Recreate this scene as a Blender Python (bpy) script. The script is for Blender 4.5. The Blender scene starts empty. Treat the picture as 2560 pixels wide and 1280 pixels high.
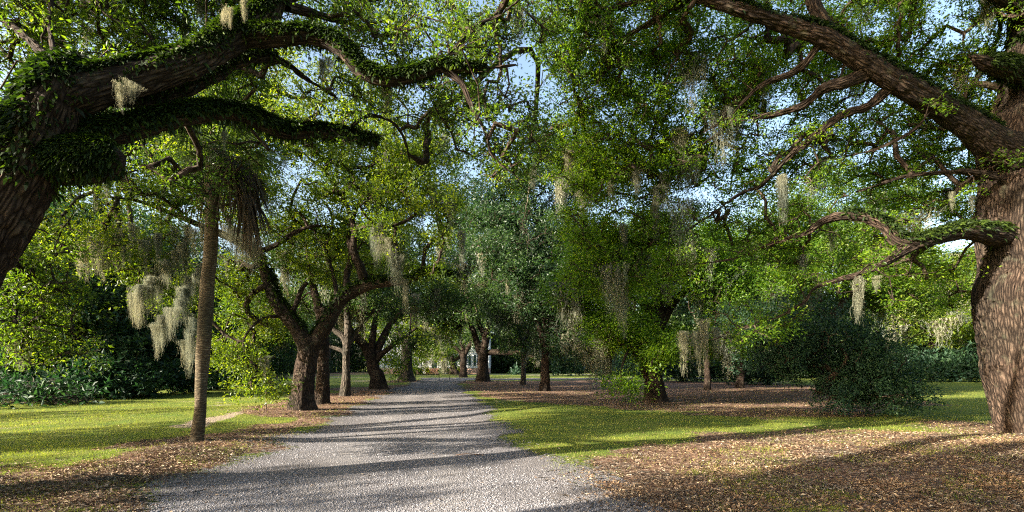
import bpy, math, random
import numpy as np
from mathutils import Vector
random.seed(7); RNG = np.random.default_rng(11)
S = bpy.context.scene; COL = S.collection
# ---------------------------------------------------------------- camera
F, CX, HY, CZ = 1280.0, 1280.0, 915.0, 1.6
cam = bpy.data.objects.new('camera', bpy.data.cameras.new('camera')); COL.objects.link(cam)
cam.data.lens = 18; cam.data.sensor_width = 36; cam.data.shift_y = (HY-640)/2560
cam.data.clip_start = .05; cam.data.clip_end = 3000
cam.location = (0, 0, CZ); cam.rotation_euler = (math.radians(90), 0, 0); S.camera = cam
# ---------------------------------------------------------------- light
SUN_AZ, SUN_EL = math.radians(27), math.radians(19)      # direction the light travels, measured from +X towards +Y
w = bpy.data.worlds.new("World"); S.world = w; w.use_nodes = True
nt = w.node_tree; bgn = nt.nodes['Background']; sky = nt.nodes.new('ShaderNodeTexSky')
sky.sky_type = 'NISHITA'; sky.sun_disc = False; sky.sun_elevation = SUN_EL
tosun = Vector((-math.cos(SUN_AZ)*math.cos(SUN_EL), -math.sin(SUN_AZ)*math.cos(SUN_EL), math.sin(SUN_EL)))
sky.sun_rotation = math.atan2(tosun.x, tosun.y)
sky.air_density = 1.0; sky.dust_density = 4.0; sky.ozone_density = .8
nt.links.new(sky.outputs[0], bgn.inputs[0]); bgn.inputs[1].default_value = .092
sun = bpy.data.objects.new('sun', bpy.data.lights.new('sun', 'SUN')); COL.objects.link(sun)
sun.data.energy = 5.0; sun.data.angle = math.radians(.5); sun.data.color = (1, .91, .78)
sun.rotation_euler = tosun.to_track_quat('Z', 'Y').to_euler(); sun.location = (-20, -10, 30)
S.view_settings.view_transform = 'Standard'; S.view_settings.look = 'None'; S.view_settings.gamma = 1
S.view_settings.exposure = 2.5
cy = S.cycles
cy.max_bounces = 5; cy.diffuse_bounces = 3; cy.glossy_bounces = 1; cy.transmission_bounces = 3; cy.transparent_max_bounces = 6
cy.caustics_reflective = False; cy.caustics_refractive = False; cy.sample_clamp_indirect = 4
cy.use_denoising = False; cy.filter_width = 1.15; cy.use_adaptive_sampling = True; cy.adaptive_threshold = .008

# ---------------------------------------------------------------- helpers
def P(px, py, Y): return np.array([(px-CX)/F*Y, Y, CZ+(HY-py)/F*Y])
def _h(i, j, k, s):
    n = (i.astype(np.int64)*374761393 + j.astype(np.int64)*668265263 + k.astype(np.int64)*2147483647 + s*1274126177) & 0xFFFFFFFF
    n = ((n ^ (n >> 13))*1274126177) & 0xFFFFFFFF
    n = ((n ^ (n >> 16))*2246822519) & 0xFFFFFFFF
    return ((n ^ (n >> 15)) & 0xFFFF)/65535.
def vn(p, s=0):
    p = np.asarray(p, float); f = np.floor(p); t = p-f; t = t*t*(3-2*t); i, j, k = f[..., 0], f[..., 1], f[..., 2]; r = 0
    for a in (0, 1):
        for b in (0, 1):
            for c in (0, 1):
                r = r + _h(i+a, j+b, k+c, s)*(t[..., 0] if a else 1-t[..., 0])*(t[..., 1] if b else 1-t[..., 1])*(t[..., 2] if c else 1-t[..., 2])
    return r
def vn2(x, y, s=0): return vn(np.stack([x, y, np.zeros_like(x)], -1), s)
def fbm2(x, y, s=0): return .55*vn2(x, y, s)+.28*vn2(x*2.1, y*2.1, s+1)+.17*vn2(x*4.3, y*4.3, s+2)
def nrm(v): return v/np.maximum(np.linalg.norm(v, axis=-1, keepdims=True), 1e-9)
def sstep(a, b, x): t = np.clip((x-a)/(b-a), 0, 1); return t*t*(3-2*t)
def mesh(name, V, Fc, mat, parent=None, smooth=False, fattr=None, vattr=None):
    """V nx3, Fc mxk (k = 3 or 4, constant) -> one mesh object"""
    V = np.ascontiguousarray(V, np.float32); Fc = np.ascontiguousarray(Fc, np.int32)
    me = bpy.data.meshes.new(name); k = Fc.shape[1]; m = len(Fc)
    me.vertices.add(len(V)); me.vertices.foreach_set('co', V.ravel())
    me.loops.add(m*k); me.loops.foreach_set('vertex_index', Fc.ravel())
    me.polygons.add(m); me.polygons.foreach_set('loop_start', np.arange(m, dtype=np.int32)*k)
    me.polygons.foreach_set('use_smooth', np.full(m, smooth))
    me.update(calc_edges=True)
    for nm, a in (fattr or {}).items():
        at = me.attributes.new(nm, 'FLOAT', 'FACE'); at.data.foreach_set('value', np.asarray(a, np.float32))
    for nm, a in (vattr or {}).items():
        a = np.asarray(a, np.float32)
        if a.ndim == 2: at = me.attributes.new(nm, 'FLOAT_VECTOR', 'POINT'); at.data.foreach_set('vector', a.ravel())
        else: at = me.attributes.new(nm, 'FLOAT', 'POINT'); at.data.foreach_set('value', a)
    me.materials.append(mat)
    o = bpy.data.objects.new(name, me); COL.objects.link(o); o.parent = parent
    return o
def thing(name, label, cat, group=None, loc=(0, 0, 0)):
    o = bpy.data.objects.new(name, None); COL.objects.link(o); o['label'] = label; o['category'] = cat
    o.empty_display_size = .3; o.location = loc
    if group: o['group'] = group
    return o
def tag(o, label=None, cat=None, group=None, kind=None):
    for k, v in (('label', label), ('category', cat), ('group', group), ('kind', kind)):
        if v: o[k] = v
    return o
class MB:      # little polygon collector for built things
    def __init__(s): s.v = []; s.f = []
    def box(s, a, b):
        n = len(s.v); x0, y0, z0 = a; x1, y1, z1 = b
        s.v += [(x0,y0,z0),(x1,y0,z0),(x1,y1,z0),(x0,y1,z0),(x0,y0,z1),(x1,y0,z1),(x1,y1,z1),(x0,y1,z1)]
        s.f += [(n+3,n+2,n+1,n),(n+4,n+5,n+6,n+7),(n,n+1,n+5,n+4),(n+1,n+2,n+6,n+5),(n+2,n+3,n+7,n+6),(n+3,n,n+4,n+7)]; return s
    def poly(s, pts): n = len(s.v); s.v += pts; s.f.append(tuple(range(n, n+len(pts)))); return s
    def build(s, name, mat, parent=None):
        me = bpy.data.meshes.new(name); me.from_pydata([tuple(map(float, v)) for v in s.v], [], s.f); me.materials.append(mat)
        o = bpy.data.objects.new(name, me); COL.objects.link(o); o.parent = parent; return o

# ---------------------------------------------------------------- materials
def newmat(name):
    m = bpy.data.materials.new(name); m.use_nodes = True; n = m.node_tree.nodes; n.clear()
    out = n.new('ShaderNodeOutputMaterial'); return m, n, m.node_tree.links, out
def ramp(n, l, src, stops):
    r = n.new('ShaderNodeValToRGB'); e = r.color_ramp.elements
    while len(e) < len(stops): e.new(.5)
    for q, (p, c) in zip(e, stops): q.position = p; q.color = (*c, 1)
    l.new(src, r.inputs[0]); return r.outputs[0]
def noise(n, l, vec, scale, detail=3, rough=.6):
    t = n.new('ShaderNodeTexNoise'); t.inputs['Scale'].default_value = scale; t.inputs['Detail'].default_value = detail
    t.inputs['Roughness'].default_value = rough
    if vec is not None: l.new(vec, t.inputs['Vector'])
    return t.outputs['Fac']
def mixc(n, l, fac, a, b, mode='MIX'):
    t = n.new('ShaderNodeMix'); t.data_type = 'RGBA'; t.blend_type = mode
    for s, v in ((t.inputs[0], fac), (t.inputs[6], a), (t.inputs[7], b)):
        if hasattr(v, 'is_linked') or hasattr(v, 'links'): l.new(v, s)
        else: s.default_value = v if not isinstance(v, tuple) else (*v, 1)
    return t.outputs[2]
def attr(n, name): a = n.new('ShaderNodeAttribute'); a.attribute_name = name; return a
def pos(n): return n.new('ShaderNodeNewGeometry').outputs['Position']
def prin(n, l, col, rough=.8, spec=.3):
    b = n.new('ShaderNodeBsdfPrincipled'); b.inputs['Roughness'].default_value = rough; b.inputs['Specular IOR Level'].default_value = spec
    if isinstance(col, tuple): b.inputs['Base Color'].default_value = (*col, 1)
    else: l.new(col, b.inputs['Base Color'])
    return b
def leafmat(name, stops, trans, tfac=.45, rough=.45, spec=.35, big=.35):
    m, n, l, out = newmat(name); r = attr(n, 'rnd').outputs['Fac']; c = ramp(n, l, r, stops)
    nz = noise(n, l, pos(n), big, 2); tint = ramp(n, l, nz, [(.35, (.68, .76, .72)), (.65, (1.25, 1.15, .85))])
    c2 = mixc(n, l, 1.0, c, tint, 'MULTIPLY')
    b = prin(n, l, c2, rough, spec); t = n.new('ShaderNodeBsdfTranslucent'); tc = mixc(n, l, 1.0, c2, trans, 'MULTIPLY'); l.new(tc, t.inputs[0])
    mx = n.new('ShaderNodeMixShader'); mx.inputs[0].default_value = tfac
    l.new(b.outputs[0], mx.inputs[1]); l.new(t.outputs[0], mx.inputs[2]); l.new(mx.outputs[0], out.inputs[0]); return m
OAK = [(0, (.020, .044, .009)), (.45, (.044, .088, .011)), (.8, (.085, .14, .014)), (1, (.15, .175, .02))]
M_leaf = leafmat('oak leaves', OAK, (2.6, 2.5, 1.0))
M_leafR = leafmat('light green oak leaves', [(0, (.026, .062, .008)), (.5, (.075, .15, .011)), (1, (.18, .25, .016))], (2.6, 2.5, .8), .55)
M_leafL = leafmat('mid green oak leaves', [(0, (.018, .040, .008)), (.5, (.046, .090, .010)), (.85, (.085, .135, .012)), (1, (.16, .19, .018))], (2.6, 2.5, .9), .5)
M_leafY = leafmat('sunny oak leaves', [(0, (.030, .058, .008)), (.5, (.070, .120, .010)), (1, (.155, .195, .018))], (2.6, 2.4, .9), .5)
M_leafD = leafmat('dark glossy and shaded leaves', [(0, (.010, .032, .020)), (.6, (.022, .055, .030)), (1, (.04, .085, .035))], (1.6, 2.0, .9), .25, .55, .3)
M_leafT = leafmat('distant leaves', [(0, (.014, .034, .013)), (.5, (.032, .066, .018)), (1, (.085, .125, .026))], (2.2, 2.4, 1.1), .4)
M_leafShade = leafmat('shade dark leaves', [(0, (.010, .028, .013)), (.5, (.022, .050, .020)), (1, (.055, .095, .028))], (2.0, 2.3, 1.1), .35)  # darker copy of the distant leaves; crown shade put into the colour
M_fern = leafmat('resurrection fern', [(0, (.007, .015, .004)), (.6, (.016, .032, .006)), (1, (.045, .075, .010))], (2.0, 2.2, .7), .3, .6, .2)
M_moss = leafmat('spanish moss', [(0, (.10, .105, .09)), (.5, (.19, .20, .172)), (1, (.31, .315, .28))], (1.5, 1.4, 1.2), .4, .9, .1)
M_dead = leafmat('dead palm leaves', [(0, (.04, .028, .02)), (1, (.14, .10, .075))], (1.3, 1.2, 1), .3, .8, .1)
M_palm = leafmat('palm leaves', [(0, (.04, .07, .03)), (1, (.09, .13, .05))], (2, 2.2, 1), .3, .45, .4)
M_grassb = leafmat('grass blades', [(0, (.065, .10, .016)), (.55, (.155, .195, .026)), (1, (.34, .32, .12))], (1.8, 1.9, .8), .35, .7, .1, .5)
M_litter = leafmat('fallen leaves', [(0, (.05, .026, .017)), (.4, (.12, .076, .055)), (.75, (.215, .152, .115)), (1, (.42, .34, .28))], (1, .9, .7), .12, .75, .2, .8)

def barkmat(name, cols, sc=(17, 17, 3.6), bump=.03, lichen=.5, fine=1.):
    m, n, l, out = newmat(name); bc = attr(n, 'bc').outputs['Vector']
    mp = n.new('ShaderNodeMapping'); mp.inputs['Scale'].default_value = sc; l.new(bc, mp.inputs[0])
    nz = n.new('ShaderNodeTexNoise'); nz.inputs['Scale'].default_value = .9; nz.inputs['Detail'].default_value = 3; l.new(mp.outputs[0], nz.inputs['Vector'])
    ad = n.new('ShaderNodeMix'); ad.data_type = 'VECTOR'; ad.inputs[0].default_value = .22
    l.new(mp.outputs[0], ad.inputs[4]); l.new(nz.outputs['Color'], ad.inputs[5])
    v = n.new('ShaderNodeTexVoronoi'); v.feature = 'DISTANCE_TO_EDGE'; v.inputs['Scale'].default_value = 1.5; l.new(ad.outputs[1], v.inputs['Vector'])
    h = n.new('ShaderNodeMapRange'); h.inputs[1].default_value = 0; h.inputs[2].default_value = .34; l.new(v.outputs['Distance'], h.inputs[0])
    fn = noise(n, l, bc, 30*fine, 4, .7); c = ramp(n, l, h.outputs[0], [(0, cols[0]), (.45, cols[1]), (1, cols[2])])
    big = noise(n, l, bc, 1.7, 3); c = mixc(n, l, .8, c, ramp(n, l, big, [(.3, (.6, .58, .56)), (.7, (1.3, 1.28, 1.25))]), 'MULTIPLY')
    c = mixc(n, l, .75, c, ramp(n, l, fn, [(.3, (.45, .45, .45)), (.7, (1.5, 1.45, 1.4))]), 'MULTIPLY')
    ln = noise(n, l, bc, 3.2, 4, .7); lm = ramp(n, l, ln, [(.56, (0, 0, 0)), (.72, (lichen,)*3)])
    c = mixc(n, l, lm, c, (.10, .105, .072)); st = noise(n, l, bc, .55, 2); c = mixc(n, l, .9, c, ramp(n, l, st, [(.38, (.6, .62, .55)), (.62, (1.35, 1.25, 1.15))]), 'MULTIPLY')
    b = prin(n, l, c, .9, .15); hs = n.new('ShaderNodeMath'); hs.operation = 'MULTIPLY_ADD'; l.new(fn, hs.inputs[0]); hs.inputs[1].default_value = .35; l.new(h.outputs[0], hs.inputs[2])
    bp = n.new('ShaderNodeBump'); bp.inputs['Distance'].default_value = bump; bp.inputs['Strength'].default_value = 1; l.new(hs.outputs[0], bp.inputs['Height'])
    l.new(bp.outputs[0], b.inputs['Normal']); l.new(b.outputs[0], out.inputs[0]); return m
M_bark = barkmat('live oak bark', [(.012, .008, .006), (.042, .030, .023), (.078, .058, .046)])
M_barkF = barkmat('oak bark small', [(.02, .014, .011), (.05, .037, .029), (.08, .062, .05)], (9, 9, 3), .03)
M_barkG = barkmat('grey bark', [(.026, .023, .02), (.068, .06, .052), (.115, .10, .088)], (9, 9, 2.6), .03)
M_palmbark = barkmat('palm bark', [(.04, .03, .02), (.10, .085, .058), (.145, .122, .085)], (5, 5, 30), .010, .5)
M_deadwood = barkmat('dead twig wood', [(.12, .10, .08), (.3, .26, .22), (.42, .38, .33)], (20, 20, 8), .004, 0)
def plain(name, col, rough=.7, spec=.3, sc=6, amt=.3):
    m, n, l, out = newmat(name); f = noise(n, l, pos(n), sc, 4); c = mixc(n, l, amt, col, ramp(n, l, f, [(.3, (.5, .5, .5)), (.7, (1.4, 1.4, 1.4))]), 'MULTIPLY')
    b = prin(n, l, c, rough, spec); l.new(b.outputs[0], out.inputs[0]); return m
M_white = plain('white clapboard', (.72, .72, .70)); M_trim = plain('white trim', (.8, .8, .8), amt=.1)
M_roof = plain('slate roof', (.10, .10, .11)); M_metal = plain('dark metal', (.035, .03, .028), .5, .4)
M_door = plain('dark door', (.03, .06, .05)); M_wood = plain('weathered brown wood', (.09, .055, .035), .8, .2, 12)
m, n, l, out = newmat('window glass'); b = prin(n, l, (.03, .04, .05), .08, .6); l.new(b.outputs[0], out.inputs[0]); M_glass = m
m, n, l, out = newmat('brick'); bt = n.new('ShaderNodeTexBrick'); tc = n.new('ShaderNodeTexCoord'); mp = n.new('ShaderNodeMapping'); mp.inputs['Rotation'].default_value = (math.radians(90), 0, 0)
l.new(tc.outputs['Object'], mp.inputs[0]); l.new(mp.outputs[0], bt.inputs['Vector']); bt.inputs['Scale'].default_value = 4
bt.inputs['Color1'].default_value = (.36, .17, .11, 1); bt.inputs['Color2'].default_value = (.45, .26, .18, 1); bt.inputs['Mortar'].default_value = (.5, .45, .4, 1)
b = prin(n, l, bt.outputs['Color'], .9, .1); l.new(b.outputs[0], out.inputs[0]); M_brick = m

# ---------------------------------------------------------------- ground
def hgt(x, y):
    x = np.asarray(x, float); y = np.asarray(y, float)
    z = .10*(fbm2(x*.18, y*.18, 5)-.5) + .03*(vn2(x*1.1, y*1.1, 9)-.5)
    z += .14*np.exp(-(((x-9)/6)**2+((y-9.6)/2.6)**2))          # leaf mound before the right-hand oak
    z += .12*np.exp(-(((x+9.5)/3.5)**2+((y-17)/3)**2)) + .10*np.exp(-(((x+6)/2)**2+((y-9)/3)**2))
    d = road_d(x, y); z = z*sstep(-.4, 1.6, d) - .04*(1-sstep(-.6, .4, d))
    return z
RD = [(-4, -1.2, 5.6), (5.61, -1.46, 5.4), (8.03, -1.9, 5.1), (11.07, -2.45, 4.7), (14.1, -2.8, 4.4), (21.6, -3.85, 4.7), (31.5, -5.1, 4.4), (41, -6.4, 3.9), (51, -7.3, 4.2), (61, -8.0, 5.0), (66, -8.3, 6.5), (72, -8.6, 8)]
rdy = np.array([r[0] for r in RD], float); rdx = np.array([r[1] for r in RD]); rdw = np.array([r[2] for r in RD])
def road_d(x, y):
    "signed distance to the road edge, negative on the road"
    cx = np.interp(y, rdy, rdx); hw = np.interp(y, rdy, rdw)/2
    d1 = np.abs(x-cx)-hw; d1 = np.where(y > 70, np.maximum(d1, y-70), d1)
    # lane that turns off to the right beyond the big oak
    ly = 63+.35*np.maximum(x, -8)*.6; d2 = np.where((x > -9) & (x < 48), np.abs(y-ly)-3.2, 50)
    d3 = np.where((x > -12) & (x < 40), np.abs(y-(99+.02*x))-2.6, 50)
    return np.minimum(d1, np.minimum(d2, d3))
def gw(px, py): Y = CZ*F/(py-HY); return ((px-CX)/F*Y, Y)
LIT = [[(1440, 1420), (1400, 1280), (1330, 1195), (1420, 1150), (1600, 1120), (1780, 1098), (1900, 1084), (2200, 1086), (2480, 1092), (2800, 1100), (3200, 1150), (3600, 1420)],
       [(1160, 956), (1500, 949), (1900, 955), (2250, 975), (2330, 1010), (2160, 1040), (1900, 1046), (1500, 1018), (1250, 1000), (1180, 985)],
       [(-300, 1240), (0, 1192), (200, 1162), (430, 1117), (560, 1096), (700, 1062), (800, 1032), (650, 1026), (560, 1040), (640, 1008), (860, 985), (960, 968), (1010, 962), (1000, 978), (930, 1000), (830, 1036), (650, 1112), (520, 1165), (360, 1215), (200, 1290), (-100, 1420), (-700, 1420)]]
DIRT = [[(430, 1070), (520, 1054), (660, 1024), (700, 1022), (620, 1042), (480, 1074)],
        [(1560, 1200), (1900, 1180), (2300, 1230), (2400, 1300), (1700, 1300)]]
def polyd(x, y, poly):
    q = np.array([gw(*p) for p in poly]); n = len(q); ins = np.zeros(x.shape, bool); d = np.full(x.shape, 1e9)
    for i in range(n):
        x0, y0 = q[i]; x1, y1 = q[(i+1) % n]; dx, dy = x1-x0, y1-y0
        t = np.clip(((x-x0)*dx+(y-y0)*dy)/(dx*dx+dy*dy+1e-9), 0, 1); d = np.minimum(d, np.hypot(x-x0-t*dx, y-y0-t*dy))
        c = ((y0 > y) != (y1 > y)); xi = x0+(y-y0)*dx/(dy if abs(dy) > 1e-9 else 1e-9); ins ^= c & (x < xi)
    return np.where(ins, -d, d)
def masks(x, y):
    "litter and bare earth amounts 0..1 on the ground"
    nz = (fbm2(x*.9, y*.9, 31)-.5); nb = (fbm2(x*.25+9, y*.25, 37)-.5)
    lit = np.zeros_like(x)
    for p in LIT: lit = np.maximum(lit, 1-sstep(-.5, .5, polyd(x, y, p)/(1+.04*y)+nz*1.6))
    for (bx, by, br) in TRUNK_SPOTS: lit = np.maximum(lit, (1-sstep(.6*br, 1.25*br, np.hypot(x-bx, (y-by)*1.0)+nz*2)))
    lit = np.maximum(lit, sstep(24, 30, -x-.0*y)*sstep(.2, -.2, nb-.1)*.8)
    dirt = np.zeros_like(x)
    for p in DIRT: dirt = np.maximum(dirt, 1-sstep(-.3, .5, polyd(x, y, p)+nz*1.2))
    dirt = np.maximum(dirt, .5*sstep(.12, .26, nb))
    return lit, np.clip(dirt, 0, 1)
TRUNK_SPOTS = [(*gw(760, 1030), 2.6), (*gw(863, 990), 3), (*gw(945, 972), 4), (*gw(1205, 955), 5), (*gw(1362, 977), 5), (*gw(1308, 962), 5), (*gw(1640, 1003), 4), (*gw(497, 1110), 1.3), (*gw(1015, 953), 4), (13, 12, 3)]
k = 430; u = np.linspace(-1, 1, k); gx = np.sign(u)*np.interp(np.abs(u), [0, .72, .88, 1], [0, 30, 90, 1200]); v = np.linspace(0, 1, 560)
gy = -60+np.interp(v, [0, .08, .62, .85, 1], [0, 58, 105, 190, 1500])
X, Yg = np.meshgrid(gx, gy); x = X.ravel(); y = Yg.ravel()
near = (np.abs(x) < 90) & (y < 140); lit = np.zeros_like(x); dirt = np.zeros_like(x); a, bq = masks(x[near], y[near]); lit[near] = a; dirt[near] = bq
z = np.where(near, hgt(x, y), 0.)
ii = (np.arange(len(gy)-1)[:, None]*k+np.arange(k-1)[None]).ravel(); Fg = np.stack([ii, ii+1, ii+k+1, ii+k], 1)
m, n, l, out = newmat('lawn and leaf litter'); ps = pos(n)
g1 = ramp(n, l, noise(n, l, ps, 35, 4, .7), [(.3, (.055, .08, .017)), (.55, (.125, .155, .026)), (.75, (.26, .235, .10))])
g2 = ramp(n, l, noise(n, l, ps, .8, 3), [(.35, (.75, .9, .8)), (.65, (1.25, 1.1, 1.0))]); g1 = mixc(n, l, 1., g1, g2, 'MULTIPLY')
vl = n.new('ShaderNodeTexVoronoi'); vl.inputs['Scale'].default_value = 22; l.new(ps, vl.inputs['Vector'])
sp = n.new('ShaderNodeSeparateColor'); l.new(vl.outputs['Color'], sp.inputs[0])
l1 = ramp(n, l, sp.outputs[0], [(0, (.045, .024, .016)), (.4, (.11, .062, .038)), (.8, (.20, .125, .08)), (1, (.34, .25, .18))])
d1 = ramp(n, l, noise(n, l, ps, 18, 5, .7), [(.3, (.20, .15, .11)), (.7, (.38, .31, .24))])
def thresh(a, sc, lo=.42, hi=.58):
    nzz = noise(n, l, ps, sc, 5, .75); ad = n.new('ShaderNodeMath'); ad.operation = 'ADD'; l.new(attr(n, a).outputs['Fac'], ad.inputs[0]); l.new(nzz, ad.inputs[1])
    mr = n.new('ShaderNodeMapRange'); mr.inputs[1].default_value = lo+.5; mr.inputs[2].default_value = hi+.5; l.new(ad.outputs[0], mr.inputs[0]); return mr.outputs[0]
c = mixc(n, l, thresh('dirt', 5), g1, d1); c = mixc(n, l, thresh('litter', 7), c, l1)
b = prin(n, l, c, .95, .1); bp = n.new('ShaderNodeBump'); bp.inputs['Distance'].default_value = .05; l.new(noise(n, l, ps, 28, 4, .8), bp.inputs['Height']); l.new(bp.outputs[0], b.inputs['Normal'])
l.new(b.outputs[0], out.inputs[0]); M_ground = m
g = mesh('ground', np.stack([x, y, z], 1), Fg, M_ground, smooth=True, vattr={'litter': lit, 'dirt': dirt}); tag(g, kind='structure')
# gravel road and lanes: a sheet over the ground with a ragged edge
m, n, l, out = newmat('gravel'); ps = pos(n); vo = n.new('ShaderNodeTexVoronoi'); vo.inputs['Scale'].default_value = 55; l.new(ps, vo.inputs['Vector'])
sp = n.new('ShaderNodeSeparateColor'); l.new(vo.outputs['Color'], sp.inputs[0])
c = ramp(n, l, sp.outputs[0], [(0, (.105, .102, .108)), (.5, (.19, .184, .192)), (1, (.30, .29, .297))])
c = mixc(n, l, .8, c, ramp(n, l, noise(n, l, ps, .6, 4), [(.3, (.75, .74, .73)), (.7, (1.15, 1.12, 1.1))]), 'MULTIPLY')
c = mixc(n, l, ramp(n, l, vo.outputs['Distance'], [(.25, (0, 0, 0)), (.6, (.7, .7, .7))]), c, (.10, .09, .085))
tk_ = n.new('ShaderNodeMath'); tk_.operation = 'MULTIPLY'; l.new(attr(n, 'track').outputs['Fac'], tk_.inputs[0]); l.new(noise(n, l, ps, 1.1, 4), tk_.inputs[1])
c = mixc(n, l, tk_.outputs[0], c, (.24, .225, .215)); dm = ramp(n, l, noise(n, l, ps, .45, 4, .7), [(.46, (0, 0, 0)), (.64, (.55, .55, .55))]); c = mixc(n, l, dm, c, (.12, .105, .095))
b = prin(n, l, c, .85, .2); bp = n.new('ShaderNodeBump'); bp.inputs['Distance'].default_value = .03; bp.invert = True; l.new(vo.outputs['Distance'], bp.inputs['Height']); l.new(bp.outputs[0], b.inputs['Normal'])
tr = n.new('ShaderNodeBsdfTransparent'); mx = n.new('ShaderNodeMixShader')
nzz = noise(n, l, ps, 9, 5, .8); ad = n.new('ShaderNodeMath'); ad.operation = 'MULTIPLY_ADD'; l.new(nzz, ad.inputs[0]); ad.inputs[1].default_value = 1.4; l.new(attr(n, 'edge').outputs['Fac'], ad.inputs[2])
mr = n.new('ShaderNodeMapRange'); mr.inputs[1].default_value = .66; mr.inputs[2].default_value = .74; l.new(ad.outputs[0], mr.inputs[0])
l.new(mr.outputs[0], mx.inputs[0]); l.new(b.outputs[0], mx.inputs[1]); l.new(tr.outputs[0], mx.inputs[2]); l.new(mx.outputs[0], out.inputs[0]); M_gravel = m
rxs = np.arange(-22, 50, .25); rys = np.concatenate([np.arange(-3, 30, .15), np.arange(30, 105, .35)])
X, Yg = np.meshgrid(rxs, rys); x = X.ravel(); y = Yg.ravel(); d = road_d(x, y); kk = len(rxs)
ii = (np.arange(len(rys)-1)[:, None]*kk+np.arange(kk-1)[None]).ravel(); Fr = np.stack([ii, ii+1, ii+kk+1, ii+kk], 1)
keep = (d[Fr] < .8).any(1); Fr = Fr[keep]; used, inv = np.unique(Fr, return_inverse=True); Fr = inv.reshape(-1, 4); x, y, d = x[used], y[used], d[used]
edge = d*.62+(fbm2(x*.7, y*.7, 71)-.5)*1.1-.16
r = mesh('gravel_road', np.stack([x, y, hgt(x, y)+.012], 1), Fr, M_gravel, smooth=True, vattr={'edge': edge, 'track': np.exp(-((np.abs(x-np.interp(y, rdy, rdx))-.8)/.38)**2)*(y < 68)}); tag(r, kind='structure')

# ---------------------------------------------------------------- leaves, twigs, tubes
def leafquads(p, d, nr, L, W, fold=.25):
    "rhombic leaves: base p, direction d, normal nr"
    s = nrm(np.cross(d, nr)); L = L[:, None]; W = W[:, None]; mid = p+d*L*.5
    V = np.stack([p, mid+s*W*.5+nr*W*fold, p+d*L, mid-s*W*.5+nr*W*fold], 1).reshape(-1, 3)
    return V, np.arange(len(p)*4).reshape(-1, 4)
def rdir(n, up=.0): d = RNG.normal(size=(n, 3)); d[:, 2] += up; return nrm(d)
def cluster_leaves(C, R, npc, L, flat=.6, tw=7):
    "C cluster centres, R radii; leaves stand along short twigs fanning from each centre"
    n = len(C)*npc; ci = np.repeat(np.arange(len(C)), npc); tdir = rdir(len(C)*tw, .15); tdir[:, 2] *= flat
    ti = ci*tw+RNG.integers(0, tw, n); t = RNG.random(n)**.6
    sc = R[ci][:, None]; p = C[ci]+tdir[ti]*sc*t[:, None]*1.15+RNG.normal(size=(n, 3))*sc*.16
    d = nrm(tdir[ti]+RNG.normal(size=(n, 3))*.8); nr = nrm(rdir(n)+np.array([0, 0, .9])); nr = nrm(nr-d*(nr*d).sum(1, keepdims=True))
    LL = L*(.5+1.0*RNG.random(n)); V, Fc = leafquads(p, d, nr, LL, LL*(.34+.18*RNG.random(n)))
    rnd = np.clip(RNG.random(n)*.75+.25*RNG.random(len(C))[ci], 0, 1)
    return V, Fc, rnd, tdir.reshape(len(C), tw, 3)
def tubes(chains, radii, sides=5):
    "many thin tubes at once: chains is a list of (k,3) arrays"
    if not chains: return np.zeros((0, 3)), np.zeros((0, 4), int), np.zeros((0, 3))
    Pn = np.concatenate(chains); Rn = np.concatenate(radii); ln = np.array([len(c) for c in chains]); st = np.concatenate([[0], np.cumsum(ln)[:-1]])
    T = np.zeros_like(Pn); T[:-1] = Pn[1:]-Pn[:-1]; last = st+ln-1; T[last] = Pn[last]-Pn[last-1]; T = nrm(T)
    sm = T.copy(); mid = np.ones(len(Pn), bool); mid[st] = False; sm[mid] = nrm(T[mid]+T[np.nonzero(mid)[0]-1]); T = sm
    U = nrm(np.cross(T, np.array([.31, .9, .17]))); W = np.cross(T, U); a = np.arange(sides)/sides*2*math.pi
    V = Pn[:, None]+Rn[:, None, None]*(np.cos(a)[None, :, None]*U[:, None]+np.sin(a)[None, :, None]*W[:, None])
    seg = np.ones(len(Pn), bool); seg[last] = False; i = np.nonzero(seg)[0]; j = np.arange(sides); jn = (j+1) % sides
    Fc = np.stack([i[:, None]*sides+j, i[:, None]*sides+jn, (i[:, None]+1)*sides+jn, (i[:, None]+1)*sides+j], -1).reshape(-1, 4)
    s = np.zeros(len(Pn)); s[1:] = np.linalg.norm(Pn[1:]-Pn[:-1], axis=1); s = np.cumsum(s)
    bc = np.stack([np.cos(a)[None]*Rn[:, None], np.sin(a)[None]*Rn[:, None], np.repeat(s[:, None], sides, 1)], -1)
    return V.reshape(-1, 3), Fc, bc.reshape(-1, 3)
def spline(pts, step):
    "pts rows x,y,z,r -> Catmull-Rom resample"
    pts = np.array(pts, float); q = np.vstack([2*pts[0]-pts[1], pts, 2*pts[-1]-pts[-2]]); o = []
    for i in range(1, len(q)-2):
        a, b, c, d = q[i-1:i+3]; n = max(2, int(np.linalg.norm(c[:3]-b[:3])/step)); t = np.arange(n)[:, None]/n
        o.append(.5*((2*b)+(-a+c)*t+(2*a-5*b+4*c-d)*t**2+(-a+3*b-3*c+d)*t**3))
    return np.vstack(o+[pts[-1:]])
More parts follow.
